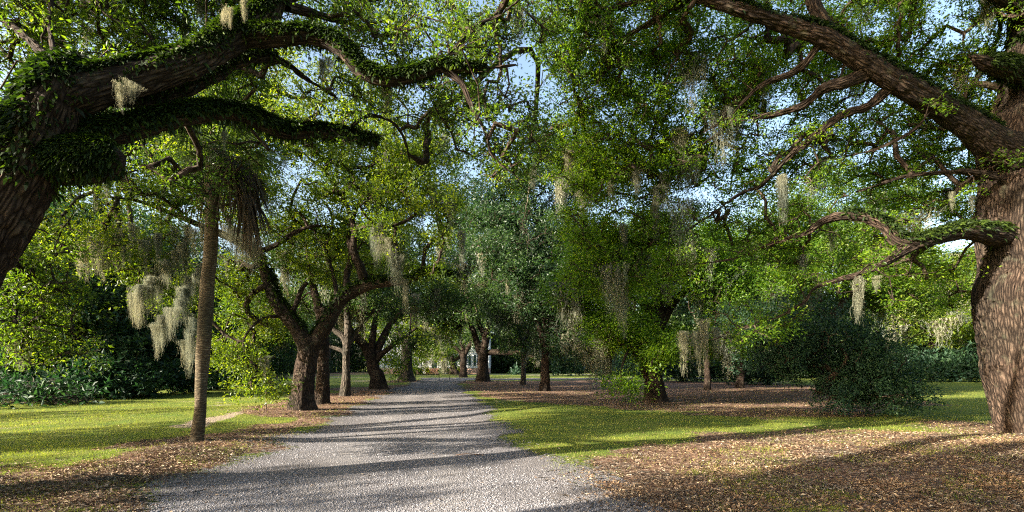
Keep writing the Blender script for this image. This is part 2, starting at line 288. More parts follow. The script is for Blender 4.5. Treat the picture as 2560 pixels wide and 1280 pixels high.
def limb(name, pts, mat, parent, sides=24, step=.08, rough=.08, ridge=0., flare=0., cap=True):
    s = spline(pts, step); p = s[:, :3].copy(); r = np.maximum(s[:, 3], .004)
    wob = np.stack([vn(p*1.3+k*17, 40+k)-.5 for k in range(3)], 1); p += wob*np.minimum(r*.7, .10)[:, None]
    T = nrm(np.gradient(p, axis=0)); U = np.zeros_like(T); ref = np.array([1., 0, 0]) if abs(T[0, 0]) < .9 else np.array([0, 1., 0])
    uu = nrm(np.cross(T[0], ref))
    for i in range(len(T)): uu = nrm(uu-T[i]*np.dot(uu, T[i])); U[i] = uu
    W = np.cross(T, U); a = np.arange(sides)/sides*2*math.pi; dl = np.concatenate([[0], np.cumsum(np.linalg.norm(p[1:]-p[:-1], axis=1))])
    ca, sa = np.cos(a)[None], np.sin(a)[None]; R = np.repeat(r[:, None], sides, 1); rm = r.mean()
    if flare:
        f = np.exp(-dl/.45)[:, None]; R = R*(1+flare*f*(.6+.9*(.5+.5*np.cos(a*5+1.3))[None]*.8))
    bcx = np.stack([ca*R, sa*R, np.repeat(dl[:, None], sides, 1)], -1); base = p[0]*3.1
    n1 = vn(bcx*np.array([2.2, 2.2, .9])/max(rm*1.6, .25)+base, 3)-.5; R = R*(1+rough*2.2*n1)
    if ridge:
        wv = vn(bcx*np.array([3, 3, 2.])+base, 8)[..., None]*.5
        q = bcx*np.array([15, 15, 3.2])+base+wv*2; e = 1-np.abs(2*vn(q, 12)-1); e2 = 1-np.abs(2*vn(q*1.9+7, 13)-1)
        R = R-ridge*(sstep(.55, 1., e)+.45*sstep(.6, 1, e2))
    V = p[:, None]+R[..., None]*(np.cos(a)[None, :, None]*U[:, None]+np.sin(a)[None, :, None]*W[:, None])
    V = V.reshape(-1, 3); i = np.arange(len(p)-1)[:, None]; j = np.arange(sides)[None]; jn = (j+1) % sides
    Fc = np.stack([i*sides+j, i*sides+jn, (i+1)*sides+jn, (i+1)*sides+j], -1).reshape(-1, 4); bc = bcx.reshape(-1, 3)
    if cap:   # close the far end with a small dome
        top = np.arange(sides)+(len(p)-1)*sides; tip = p[-1]+T[-1]*r[-1]*.5; V = np.vstack([V, tip[None]]); bc = np.vstack([bc, bc[-1:]]); t = len(V)-1
        Fc = np.vstack([Fc, np.stack([top, np.roll(top, -1), np.full(sides, t), np.full(sides, t)], 1)[:, :4]])
        # degenerate quads become triangles below
    V2 = V; me_quads = Fc[:-sides] if cap else Fc
    o = mesh(name, V2, me_quads, mat, parent, smooth=True, vattr={'bc': bc}) if not cap else _mixed(name, V2, me_quads, Fc[-sides:, :3], mat, parent, bc)
    return o, np.column_stack([p, r])
def _mixed(name, V, Q, T, mat, parent, bc):
    me = bpy.data.meshes.new(name); nq, ntri = len(Q), len(T)
    me.vertices.add(len(V)); me.vertices.foreach_set('co', np.ascontiguousarray(V, np.float32).ravel())
    me.loops.add(nq*4+ntri*3); me.loops.foreach_set('vertex_index', np.concatenate([Q.ravel(), T.ravel()]).astype(np.int32))
    me.polygons.add(nq+ntri); me.polygons.foreach_set('loop_start', np.concatenate([np.arange(nq)*4, nq*4+np.arange(ntri)*3]).astype(np.int32))
    me.polygons.foreach_set('use_smooth', np.full(nq+ntri, True)); me.update(calc_edges=True)
    at = me.attributes.new('bc', 'FLOAT_VECTOR', 'POINT'); at.data.foreach_set('vector', np.ascontiguousarray(bc, np.float32).ravel())
    me.materials.append(mat); o = bpy.data.objects.new(name, me); COL.objects.link(o); o.parent = parent; return o
def sample_blobs(blobs, gap=.0, gs=.45, seed=0):
    out = []
    for bl in blobs:
        c, r, n = bl[0], bl[1], bl[2]; u = rdir(n*3)*(RNG.random(n*3)**(1/3.))[:, None]; p = np.array(c)+u*np.array(r)
        if gap > 0: p = p[vn(p*gs, 50+seed) > gap]
        out.append(p[:n])
    return np.vstack(out)
def nclu(b, npc, L): return max(3, int(b[2]*math.pi*b[1][0]*b[1][2]/(npc*L*L*.125)))   # optical depth -> number of clusters
def PB(px, py, Y, rx, ry, dY, n): return (P(px, py, Y), (rx/F*Y, dY, ry/F*Y), n)
def grow(skel, C, step=.5, sag=.12, rmin=.008, expo=.45, reach=None):
    "join every cluster centre to the nearest wood already grown; returns chains + radii + nodes"
    sk = np.vstack(skel); N = [sk[:, :3]]; nodes = sk[:, :3]; cap = sk[:, 3].copy(); par = np.full(len(sk), -1); cnt = np.zeros(len(sk))
    d0 = np.array([np.min(((nodes-c)**2).sum(1)) for c in C]); order = np.argsort(d0)
    buf = np.zeros((len(sk)+len(C)*30, 3)); buf[:len(sk)] = nodes; n = len(sk); par = list(par); chains = []; cp = list(cap)
    for ci in order:
        c = C[ci]; dd = buf[:n]-c; dist = (dd**2).sum(1)**.5; dist[:len(sk)] *= 1.05; bi = int(np.argmin(dist+np.where(buf[:n, 2] > c[2]+1.0, .5, 0)))
        b = buf[bi]; v = c-b; Ls = np.linalg.norm(v); m = min(28, max(2, int(Ls/step)+1)); t = np.linspace(0, 1, m+1)[1:, None]
        bend = RNG.normal(size=3)*sag*Ls; pp = b+v*t+bend*np.sin(t*math.pi)+RNG.normal(size=(m, 3))*.07*min(1, Ls)*step*(t < .999); pp[:, 2] += .12*Ls*np.sin(t[:, 0]*math.pi)
        ids = [bi]
        for q in pp:
            buf[n] = q; par.append(ids[-1]); cp.append(9.); ids.append(n); n += 1
        chains.append(ids)
    par = np.array(par); cnt = np.zeros(n)
    for ch in chains: cnt[ch[-1]] += 1
    for i in range(n-1, len(sk)-1, -1): cnt[par[i]] += cnt[i]
    rad = rmin*np.maximum(cnt, 1)**expo; rad[:len(sk)] = cap
    ch = []; rr = []
    for ids in chains:
        ch.append(buf[ids]); q = rad[ids].copy(); q[0] = min(q[0], q[1]*1.15); rr.append(q)
    return ch, rr, buf[len(sk):n], rad[len(sk):n]
# hanging moss: twelve drapes shared by all trees
MOSS = []
def build_moss():
    for kind in range(2):
        for k in range(8):
            n = (120, 80)[kind]; m = 14; wv = (.0045, .010)[kind]; spread = (.05, .09, .16, .24)[k % 4]
            x0 = np.column_stack([RNG.normal(size=n)*spread, RNG.normal(size=n)*.05, RNG.random(n)*.03]); ln = (.25+.75*RNG.beta(1.6, 1.6, n))*np.exp(-(x0[:, 0]/(spread*2.2))**2)
            ln[:8] = .9+.1*RNG.random(8); x0[:8, :2] *= .3; fr = RNG.uniform(9, 22, (n, 1)); phs = RNG.random((n, 1))*6.28
            t = np.linspace(0, 1, m); cv = np.cumsum(RNG.normal(size=(n, m, 2))*.013, axis=1)+.013*np.stack([np.sin(fr*t+phs), np.cos(fr*t*1.2+phs*2)], -1); p = np.zeros((n, m, 3))
            p[..., 0] = x0[:, None, 0]*(1-.35*t)+cv[..., 0]; p[..., 1] = x0[:, None, 1]+cv[..., 1]; p[..., 2] = x0[:, None, 2]-ln[:, None]*t
            an = RNG.random(n)*math.pi; s = np.stack([np.cos(an), np.sin(an), 0*an], 1)[:, None]*(wv*(1-.8*t)*(.6+.8*RNG.random((n, m))))[..., None]
            V = np.stack([p-s, p+s], 2).reshape(-1, 3); i = (np.arange(n)[:, None]*m+np.arange(m-1)).ravel()*2
            Fc = np.stack([i, i+1, i+3, i+2], 1); cu = RNG.random((n, m, 3))
            # side curls
            q = p[:, 1:-1].reshape(-1, 3); q = q[RNG.random(len(q)) < .95]; d = rdir(len(q), -1.2); V2, F2 = leafquads(q, d, nrm(np.cross(d, rdir(len(q)))), np.full(len(q), .055), np.full(len(q), wv*1.1))
            Fa = np.vstack([Fc, F2+len(V)]); Va = np.vstack([V, V2]); rn = np.concatenate([np.repeat(RNG.random(n), m-1), RNG.random(len(F2))])
            o = mesh('moss_strand', Va, Fa, M_moss, fattr={'rnd': rn}); MOSS.append(o.data); bpy.data.objects.remove(o)
build_moss()
def hang_moss(parent, p, L, far=False, wide=1., lst=None):
    k = random.randrange(8) if lst is None else random.choice(lst)
    o = bpy.data.objects.new('moss_strand', MOSS[(8 if far else 0)+k]); COL.objects.link(o); o.parent = parent
    o.location = p; o.rotation_euler = (0, 0, random.random()*6.28); o.scale = (L*wide, L*wide, L); return o
def fern(name, sk, parent, n, i0=0., i1=1., size=.11, spread=1.9, sh=.0):
    "small fronds rooted on the upper side of a limb"
    a, b = int(i0*(len(sk)-2)), int(i1*(len(sk)-2)); i = RNG.integers(a, max(b, a+1), n); p = sk[i, :3]; r = sk[i, 3]; T = nrm(sk[i+1, :3]-sk[i, :3])
    f = RNG.random(n)[:, None]; p = p+(sk[i+1, :3]-p)*f
    up = np.array([0, 0, 1.])-T*T[:, 2:3]; up = nrm(up+1e-6); sd = np.cross(T, up); ang = RNG.normal(size=n)*.75*spread/1.9+sh
    gap = vn(np.column_stack([p[:, 0]*1.6, p[:, 1]*1.6, p[:, 2]*1.6])+ang[:, None], 77); k = gap > .27+.12*RNG.random(n)
    p, r, T, up, sd, ang = p[k], r[k], T[k], up[k], sd[k], ang[k]; n = len(p)
    o = up*np.cos(ang)[:, None]+sd*np.sin(ang)[:, None]; p = p+o*(r*.92)[:, None]
    d = nrm(o*1.0+RNG.normal(size=(n, 3))*.55+np.array([0, 0, -.15])); L = size*(.5+RNG.random(n)); s = nrm(np.cross(d, o+RNG.normal(size=(n, 3))*.3)); W = L*.13
    mid = p+d*(L*.55)[:, None]; dn = nrm(d+np.array([0, 0, -.9])); tip = mid+dn*(L*.5)[:, None]
    V = np.stack([p-s*W[:, None]*.6, p+s*W[:, None]*.6, mid+s*W[:, None], mid-s*W[:, None], tip+s*W[:, None]*.15, tip-s*W[:, None]*.15], 1).reshape(-1, 3)
    q = np.arange(n)[:, None]*6; Fc = np.vstack([q+np.array([0, 1, 2, 3]), q+np.array([3, 2, 4, 5])]); rn = RNG.random(n)
    return mesh(name, V, Fc, M_fern, parent, fattr={'rnd': np.concatenate([rn, rn])})
def LP(*a): return [(*P(px, py, Y), r) for px, py, Y, r in a]     # a limb's joints: pixel, distance, radius
def oak(label, trunk, limbs, blobs, leaf=.1, npc=110, cr=.42, mat=None, bark=None, gap=.36, gs=.5, moss=0, mossL=(.5, 1.4), far=False, group=None,
        sides=24, ridge=0., flare=.35, twigs=False, rough=.08, name='live_oak', cat='tree', ferns=(), mossbox=None, step=.08, rmin=.008, mossw=1., lsides=None, along=0):
    mat = mat or M_leaf; bark = bark or M_bark; t = thing(name, label, cat, group, (trunk[0][0], trunk[0][1], float(hgt(trunk[0][0], trunk[0][1]))))
    inv = -np.array(t.location); off = lambda pts: [(p[0]+inv[0], p[1]+inv[1], p[2]+inv[2], p[3]) for p in pts]
    o, sk = limb('trunk', off(trunk), bark, t, sides, step, rough, ridge, flare); skel = [sk]; lo = []
    for i, lb in enumerate(limbs):
        o, s = limb('limb', off(lb), bark, t, lsides or max(10, sides//2), step, rough, ridge*.6); skel.append(s); lo.append(s)
    C = sample_blobs([(np.array(b[0])+inv, b[1], nclu(b, npc, leaf)) for b in blobs], gap, gs, int(abs(trunk[0][0])*7) % 50)
    if along:     # leafy sprays all along the thin outer part of each limb
        ex = []
        for sk_l in lo:
            q = sk_l[sk_l[:, 3] < .10]
            if len(q) < 3: continue
            L_ = len(q)*step; nn = int(L_*along); ii_ = RNG.integers(0, len(q), nn); ex.append(q[ii_, :3]+RNG.normal(size=(nn, 3))*np.array([.42, .42, .34])*cr/.36+np.array([0, 0, .12]))
        C = np.vstack([C]+ex)
    thin = [s[::max(1, int(.4/step))] for s in skel]; ch, rr, nodes, nr = grow(thin, C, rmin=rmin)
    R = cr*(.7+.6*RNG.random(len(C))); V, Fc, rnd, td = cluster_leaves(C, R, npc, leaf)
    if twigs:
        for i in range(len(C)):
            for kx in range(4): e = C[i]+td[i, kx]*R[i]; ch.append(np.array([C[i], C[i]+td[i, kx]*R[i]*.5+RNG.normal(size=3)*.03, e])); rr.append(np.array([rmin*.8, rmin*.6, rmin*.3]))
    Vb, Fb, bc = tubes(ch, rr, 5 if far else 6); mesh('branches', Vb, Fb, M_barkF if bark is M_bark else bark, t, smooth=True, vattr={'bc': bc})
    mesh('crown', V, Fc, mat, t, fattr={'rnd': rnd})
    for (li, nn, a, b, sz, spr, sh) in ferns: fern('fern_cover', skel[li], t, nn, a, b, sz, spr, sh)
    if moss:
        q = nodes
        if mossbox is not None: q = np.array([c for c in nodes if mossbox(*(c-inv))])
        if len(q):
            for i in RNG.choice(len(q), min(moss, len(q)), replace=False): hang_moss(t, q[i]-np.array([0, 0, .03]), random.uniform(*mossL), far, mossw)
    return t, skel, inv
# ================================================================= the trees
def base(px, py, r): X0, Y0 = gw(px, py); return (X0, Y0, float(hgt(X0, Y0))-.12, r), Y0
AV = 'live oaks along the gravel drive'
# --- the leaning oak on the left, its fern-covered limbs reach over the drive
LO_trunk = [(-7.7, 5.6, -.15, .50), (-7.5, 5.65, .5, .42)] + LP((-210, 900, 5.9, .38), (-90, 680, 6., .36), (0, 530, 6., .355), (75, 410, 6., .35), (120, 320, 6., .34), (150, 235, 6., .30), (175, 190, 6.1, .22), (190, 160, 6.2, .12))
LO_limbs = [
    LP((130, 290, 6, .30), (190, 240, 6.05, .29), (270, 212, 6.2, .265), (350, 200, 6.4, .245), (440, 172, 6.6, .235), (525, 130, 6.9, .23), (600, 90, 7.2, .25), (665, 45, 7.4, .24), (690, -40, 7.6, .21), (700, -150, 7.9, .17), (740, -260, 8.4, .12), (830, -360, 9, .06)),
    LP((600, 95, 7.2, .18), (700, 98, 7.25, .17), (785, 96, 7.3, .155), (848, 122, 7.3, .148), (898, 172, 7.3, .14), (955, 196, 7.3, .125), (1035, 190, 7.3, .11), (1100, 168, 7.3, .09), (1160, 172, 7.3, .06), (1230, 170, 7.4, .04), (1290, 162, 7.5, .02)),
    LP((1105, 168, 7.3, .075), (1155, 212, 7.3, .055), (1180, 268, 7.3, .045), (1214, 330, 7.3, .038), (1232, 390, 7.4, .028), (1300, 450, 7.5, .012)),
    LP((1090, 170, 7.3, .07), (1130, 130, 7.4, .05), (1180, 70, 7.6, .04), (1260, 30, 7.8, .028), (1330, -30, 8, .02)),
    LP((70, 400, 6, .27), (150, 405, 6.05, .26), (230, 405, 6.1, .25), (285, 400, 6.15, .20), (310, 396, 6.2, .12)),
    LP((120, 360, 6, .22), (210, 345, 6.2, .19), (300, 330, 6.4, .175), (400, 306, 6.7, .15), (500, 286, 7.0, .14), (590, 286, 7.3, .13), (650, 308, 7.5, .125), (720, 330, 7.8, .11), (800, 331, 8.1, .095), (880, 343, 8.4, .08), (945, 360, 8.6, .06)),
    LP((870, 342, 8.4, .05), (885, 312, 8.5, .045), (930, 290, 8.7, .045), (985, 310, 8.9, .04), (1015, 360, 9.1, .03), (1030, 430, 9.4, .02)),
    LP((280, 240, 6.4, .16), (400, 240, 6.9, .14), (510, 200, 7.3, .125), (600, 158, 7.8, .10), (690, 148, 8.2, .075), (770, 200, 8.7, .05), (850, 250, 9.2, .03)),
    LP((160, 210, 6.1, .12), (110, 140, 6.4, .075), (50, 80, 6.7, .06), (-60, 20, 7.1, .04), (-200, -40, 7.6, .02)),
    LP((140, 230, 6.1, .07), (130, 120, 6.4, .045), (125, 20, 6.8, .035), (160, -120, 7.4, .02)),
    LP((680, 20, 7.5, .12), (760, -20, 7.9, .10), (880, -60, 8.5, .07), (1020, -50, 9.2, .05), (1150, -90, 9.8, .03)),
    LP((720, 20, 7.6, .10), (780, 35, 8.0, .08), (880, 60, 8.7, .05), (960, 90, 9.4, .03)),
    LP((-10, 540, 6, .14), (-20, 620, 6.3, .07), (30, 650, 6.7, .055), (75, 700, 7.1, .04), (90, 770, 7.4, .03), (130, 830, 7.7, .015)),
    LP((40, 460, 6, .2), (-60, 300, 5.7, .17), (-180, 230, 5.4, .13), (-400, 150, 5.0, .08)),
]
LO_limbs = [[(*p[:3], p[3]*(.82 if i not in (4,) else .95)) for p in lb_] for i, lb_ in enumerate(LO_limbs)]
LO_blobs = [PB(120, 60, 7.6, 230, 130, 1.6, 1.1), PB(430, 0, 9, 260, 110, 1.2, 1.2), PB(250, -120, 8, 400, 130, 2.5, 1.0), PB(800, 0, 9.6, 260, 90, 1.4, .75), PB(800, -170, 10, 450, 120, 2.5, .5),
    PB(1010, 80, 8.7, 210, 110, .7, .75), PB(1190, 60, 8.7, 110, 90, .6, 1.1), PB(1160, 210, 8.6, 140, 100, .6, .9), PB(1230, 310, 8.6, 130, 100, .6, .9), PB(1290, 420, 8.6, 100, 60, .5, .9),
    PB(1010, 260, 9.8, 130, 90, 1.0, .8), PB(60, 760, 7.4, 130, 150, .9, 1.3), PB(60, 560, 7.6, 150, 80, 1.0, .8), PB(400, 420, 8.2, 130, 80, .8, .6), PB(120, 880, 8, 70, 60, .5, .7), PB(760, 200, 9, 140, 50, 1.0, .3),
    ((-11, 7, 8.2), (3.4, 2.4, 1.4), 1.1), ((-9, 11.5, 9.3), (3.4, 2.4, 1.3), .7), PB(1310, 50, 9, 80, 70, .6, 1.0), PB(1330, 300, 9.5, 60, 90, .5, .8), PB(1400, 380, 14, 120, 70, .8, 1.2), ((-2.5, 5.5, 12), (4, 3, 1.5), 1.5), PB(420, 480, 9, 130, 60, .8, .9), PB(600, 400, 9.6, 100, 60, .7, .8), PB(560, 210, 9.5, 160, 60, .9, .8)]  # blobs in plain coordinates are extra crown, added to shade drive and right oak
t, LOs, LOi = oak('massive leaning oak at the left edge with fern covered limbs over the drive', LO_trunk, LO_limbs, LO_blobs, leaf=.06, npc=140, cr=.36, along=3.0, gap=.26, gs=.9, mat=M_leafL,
    twigs=True, ridge=.035, flare=.3, sides=112, lsides=56, step=.035, rmin=.010, group=AV,
    ferns=[(1, 34000, .08, .78, .095, 1.6, 0), (2, 26000, .0, .9, .08, 1.9, 0), (5, 20000, .3, 1, .095, 2.4, 0), (6, 22000, .08, 1, .11, 1.9, 0), (8, 5000, .0, .7, .10, 2.0, 0), (0, 5000, .74, 1, .11, 3.0, 0), (14, 5000, 0, 1, .13, 2.5, 0)],
    moss=60, mossL=(.25, .9))
for px, py, Y, L in [(300, 210, 5.8, .35), (330, 205, 5.85, .28), (560, 30, 6.9, .4), (610, 0, 7, .35), (805, 150, 7.9, .5), (820, 145, 8, .4), (560, 330, 7.2, .3), (575, 20, 6.8, .3)]: hang_moss(t, P(px, py, Y)+LOi, L, False, .9)

# --- the great oak on the right
RO_trunk = [(12.2, 11.7, -.3, .92), (12.2, 11.7, .1, .86)]+LP((2596, 1000, 11.7, .88), (2580, 900, 11.7, .87), (2566, 760, 11.7, .90), (2568, 680, 11.7, .88), (2566, 560, 11.7, .90), (2575, 450, 11.7, .88), (2570, 350, 11.7, .86), (2590, 260, 11.7, .66), (2600, 130, 11.7, .58), (2600, 0, 11.7, .5), (2620, -160, 11.9, .4), (2660, -320, 12, .25))
RO_limbs = [
    LP((2560, 400, 11.5, .56), (2480, 355, 11.2, .44), (2400, 298, 10.9, .34), (2310, 240, 10.6, .30), (2220, 190, 10.4, .28), (2140, 135, 10.3, .265), (2060, 92, 10.2, .24), (1960, 58, 10.1, .20), (1860, 26, 10, .17), (1770, -2, 10, .15), (1680, -40, 10, .16), (1560, -110, 10, .10), (1400, -190, 10, .04)),
    LP((2090, 105, 10.3, .20), (2045, 40, 10.3, .17), (2025, -30, 10.4, .15), (2000, -140, 10.6, .09), (1960, -260, 11, .04)),
    LP((2190, 175, 10.4, .18), (2110, 205, 10.5, .16), (2055, 225, 10.7, .13), (2000, 268, 10.9, .10), (1920, 290, 11.2, .075), (1850, 292, 11.4, .06), (1780, 345, 11.7, .05), (1700, 395, 12, .035), (1600, 430, 12.4, .02)),
    LP((2230, 215, 10.5, .15), (2170, 265, 10.7, .12), (2100, 292, 10.9, .11), (2030, 345, 11.1, .10), (1960, 405, 11.4, .085), (1908, 462, 11.7, .07), (1850, 486, 12, .06), (1790, 528, 12.3, .05), (1710, 580, 12.6, .03), (1640, 600, 13, .015)),
    LP((2540, 590, 11.6, .34), (2450, 585, 11.2, .25), (2380, 585, 11.0, .21), (2300, 605, 10.8, .19), (2245, 600, 10.8, .18), (2215, 565, 10.9, .15), (2160, 543, 11.1, .14), (2080, 545, 11.4, .12), (2010, 585, 11.7, .09), (1930, 608, 12, .065), (1840, 645, 12.4, .04), (1750, 660, 12.8, .02)),
    LP((2290, 608, 10.8, .16), (2215, 650, 10.7, .11), (2150, 685, 10.7, .09), (2085, 702, 10.8, .075), (2035, 722, 10.9, .065), (2000, 762, 11, .055), (1930, 800, 11.2, .045), (1850, 820, 11.4, .03), (1780, 850, 11.6, .012)),
    LP((2490, 440, 11.4, .12), (2400, 430, 11.3, .08), (2280, 438, 11.4, .06), (2200, 460, 11.6, .05), (2140, 480, 11.9, .03)),
    LP((2060, 95, 10.2, .10), (1990, 175, 10.6, .09), (1900, 215, 10.9, .07), (1830, 285, 11.2, .055), (1760, 330, 11.5, .04)),
    LP((1800, 5, 10, .12), (1720, 0, 10.2, .10), (1640, 50, 10.5, .08), (1560, 95, 10.8, .06), (1490, 160, 11.2, .04), (1420, 230, 11.6, .02)),
    LP((1740, -20, 10, .09), (1560, 10, 10.4, .07), (1480, 40, 10.8, .06), (1400, 30, 11.2, .045), (1330, 90, 11.6, .02)),
    LP((2600, 60, 11.7, .3), (2500, -20, 11.2, .22), (2380, -100, 10.8, .14), (2250, -180, 10.6, .06)),
    LP((2560, 180, 11.4, .3), (2490, 165, 11, .24), (2450, 150, 10.8, .14), (2425, 140, 10.75, .04)),
    [(12.6, 11.9, 5.2, .4), (14, 12.4, 6.6, .28), (15.6, 12.8, 8, .18), (17, 13, 9.6, .08)],
    LP((2340, 250, 10.6, .08), (2290, 320, 10.8, .05), (2200, 370, 11.1, .04), (2120, 390, 11.5, .02)),
]
RO_limbs = [[(*p[:3], p[3]*(.80 if i == 0 else .84)) for p in lb_] for i, lb_ in enumerate(RO_limbs)]
RO_blobs = [PB(1430, 60, 11, 120, 110, 1.2, 1.5), PB(1450, 200, 11.5, 100, 80, 1, 1.3), PB(1600, 110, 11.5, 180, 130, 1.6, 1.5), PB(1800, 130, 12, 200, 130, 1.6, 1.2), PB(1560, 260, 12, 130, 80, 1.2, 1.3), PB(1740, 270, 12.4, 180, 80, 1.2, 1.2),
    PB(1620, 400, 12.6, 180, 100, 1.0, 1.7), PB(1500, 430, 12.6, 100, 80, .9, 1.7), PB(1480, 560, 13, 80, 70, .8, 1.3), PB(2000, 180, 12.6, 200, 120, 1.4, 1.0), PB(2250, 90, 12.4, 260, 120, 1.5, 1.2), PB(2380, 260, 13, 150, 120, 1.2, 1.1), PB(1900, 400, 13, 200, 90, 1.3, 1.0),
    PB(2150, 360, 13.4, 200, 100, 1.2, .9), PB(2330, 450, 13.5, 160, 100, 1.2, 1.1), PB(1950, -120, 12, 600, 100, 2.5, 1.0), PB(1560, -130, 11, 260, 100, 2, 1.0), PB(2100, 620, 12.6, 240, 60, 1.2, .8), PB(1900, 560, 13, 150, 80, 1.1, 1.1),
    PB(1620, 560, 13, 130, 70, 1, 1.3), PB(1480, 640, 12.6, 60, 70, .6, 1.2), PB(1640, 690, 12.8, 110, 45, .7, .9), PB(2330, 560, 12.5, 120, 50, 1, .7), PB(1500, 690, 13.2, 90, 65, .8, 1.6), PB(1900, 800, 11.4, 90, 40, .4, .9), PB(2260, 680, 11.8, 150, 50, .9, .9), PB(1580, 620, 13.3, 70, 50, .7, 1.2), PB(2420, 700, 13, 70, 80, .8, .9), PB(1430, 360, 13.5, 90, 90, 1, 1.1), PB(2500, -60, 11, 200, 120, 2, 1.0), ((16, 12, 9.5), (3.2, 3, 2.2), 1.0), ((15.5, 14, 6.2), (2.6, 2.6, 1.4), 1.0), ((12.5, 11, 13.5), (4, 3.5, 2), .8), ((14.5, 9.5, 8), (2.2, 1.6, 1.4), .8)]
RO_blobs = [(c_, r_, o_*1.12) for c_, r_, o_ in RO_blobs]
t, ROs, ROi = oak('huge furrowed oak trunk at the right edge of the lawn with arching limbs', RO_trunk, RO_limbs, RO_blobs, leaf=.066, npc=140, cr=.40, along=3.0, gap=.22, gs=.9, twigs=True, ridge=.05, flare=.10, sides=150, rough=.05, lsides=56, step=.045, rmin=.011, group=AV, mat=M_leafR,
    ferns=[(1, 16000, .1, .75, .10, 1.3, 0), (5, 7000, .05, .6, .10, 1.6, 0), (12, 5000, 0, .8, .09, 2.6, 0), (0, 12000, .68, .95, .10, 2.2, 0)], moss=76, mossL=(.45, 1.5))
for px, py, Y, L in [(1700, 400, 12, .9), (1720, 395, 12, 1.1), (1740, 390, 12, .8), (1640, 470, 12.3, 1.2), (1655, 460, 12.3, .9), (1700, 500, 12.3, 1.7), (1560, 560, 12.6, .8), (1600, 640, 13, .8), (1620, 640, 13, .7), (1955, 440, 11.4, 1.2), (1960, 470, 11.5, .9),
        (2145, 690, 10.7, 1.1), (2150, 700, 10.7, .8), (1830, 270, 11.2, .5), (1710, 830, 12, 1.1), (1760, 800, 12, .9), (1790, 820, 12.2, .8), (1750, 830, 12.1, 1.1), (1555, 700, 13, 1.6), (2190, 690, 10.7, .4), (2380, 480, 11.5, .5), (2430, 490, 11.5, .4), (1640, 500, 12.3, 1.1), (1665, 430, 12.2, 1.0)]:
    hang_moss(t, P(px, py, Y)+ROi, L, False, .8)

# --- the forked oak beyond the palm
b0, Y0 = base(758, 1028, .44)
t, Ms, Mi = oak('forked oak with thick V shaped trunk behind the palm', [b0]+LP((755, 985, Y0, .385), (760, 930, Y0, .36), (768, 880, Y0, .36), (774, 855, Y0, .33), (778, 840, Y0, .22)), [
    LP((768, 880, Y0, .32), (745, 830, Y0, .27), (710, 785, Y0, .25), (685, 745, Y0, .225), (668, 695, Y0, .20), (648, 650, Y0, .18), (625, 622, Y0-.1, .18), (585, 600, Y0-.3, .15), (540, 580, Y0-.6, .13), (495, 562, Y0-1, .10), (420, 530, Y0-1.6, .08), (340, 500, Y0-2, .05), (250, 490, Y0-2.4, .03)),
    LP((772, 885, Y0, .29), (803, 830, Y0, .26), (832, 780, Y0, .24), (862, 742, Y0, .22), (900, 722, Y0-.2, .21), (950, 708, Y0-.4, .16), (1010, 702, Y0-.7, .12), (1080, 680, Y0-1, .07), (1150, 690, Y0-1.3, .03)),
    LP((872, 735, Y0, .15), (868, 690, Y0+.2, .12), (880, 640, Y0+.3, .11), (872, 580, Y0+.5, .09), (900, 500, Y0+.8, .06), (940, 430, Y0+1.2, .03)),
    LP((915, 718, Y0-.2, .19), (900, 670, Y0-.4, .16), (885, 625, Y0-.5, .13), (885, 570, Y0-.5, .10), (860, 500, Y0-.3, .08), (800, 420, Y0, .05), (720, 350, Y0+.4, .03)),
    LP((635, 632, Y0-.1, .11), (690, 612, Y0-.2, .09), (740, 578, Y0-.2, .08), (790, 564, Y0, .06), (850, 572, Y0+.3, .03)),
    LP((722, 800, Y0, .12), (738, 760, Y0, .10), (752, 725, Y0, .085), (766, 708, Y0, .07)),
    LP((600, 604, Y0-.3, .11), (570, 550, Y0-.2, .09), (555, 480, Y0, .08), (590, 400, Y0+.4, .06), (650, 320, Y0+1, .03)),
    LP((700, 790, Y0-.1, .08), (650, 800, Y0-.6, .05), (610, 850, Y0-1.3, .035), (620, 920, Y0-1.8, .02)),
    LP((845, 760, Y0, .10), (835, 690, Y0+.6, .08), (815, 620, Y0+1, .07), (830, 540, Y0+1.5, .05), (780, 470, Y0+2, .03))],
    [PB(640, 380, 17.5, 260, 110, 2.4, 1.3), PB(900, 400, 17.5, 200, 110, 2.4, 1.6), PB(1010, 520, 17, 150, 100, 1.8, 1.5), PB(760, 520, 19, 240, 70, 2, 1.3), PB(1060, 640, 17, 100, 60, 1.5, 1.0), PB(400, 480, 16, 200, 60, 1.6, 1.0),
     PB(630, 860, 19.5, 90, 90, 1.0, 1.2), PB(605, 900, 16, 55, 55, .8, 1.1), PB(640, 975, 15.8, 75, 38, .6, 1.3), PB(600, 720, 19, 110, 90, 1.6, 1.2), PB(270, 600, 15.5, 200, 80, 1.4, 1.1), PB(420, 700, 16, 110, 90, 1.2, .9), PB(760, 230, 18.5, 300, 90, 3, 1.1), PB(1050, 400, 18, 110, 120, 2, 1.3), PB(860, 640, 20, 130, 90, 2, 1.1), PB(500, 240, 18, 200, 100, 2.5, .9)],
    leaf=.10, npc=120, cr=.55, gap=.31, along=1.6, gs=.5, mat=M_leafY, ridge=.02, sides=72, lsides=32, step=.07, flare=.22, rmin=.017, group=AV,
    ferns=[(2, 4000, .1, 1, .17, 1.8, 0), (1, 1500, .1, .5, .15, 1.5, 0)], moss=24, mossL=(.7, 1.7), mossw=.9, mossbox=lambda x, y, z: z > 3.5)
MM = []
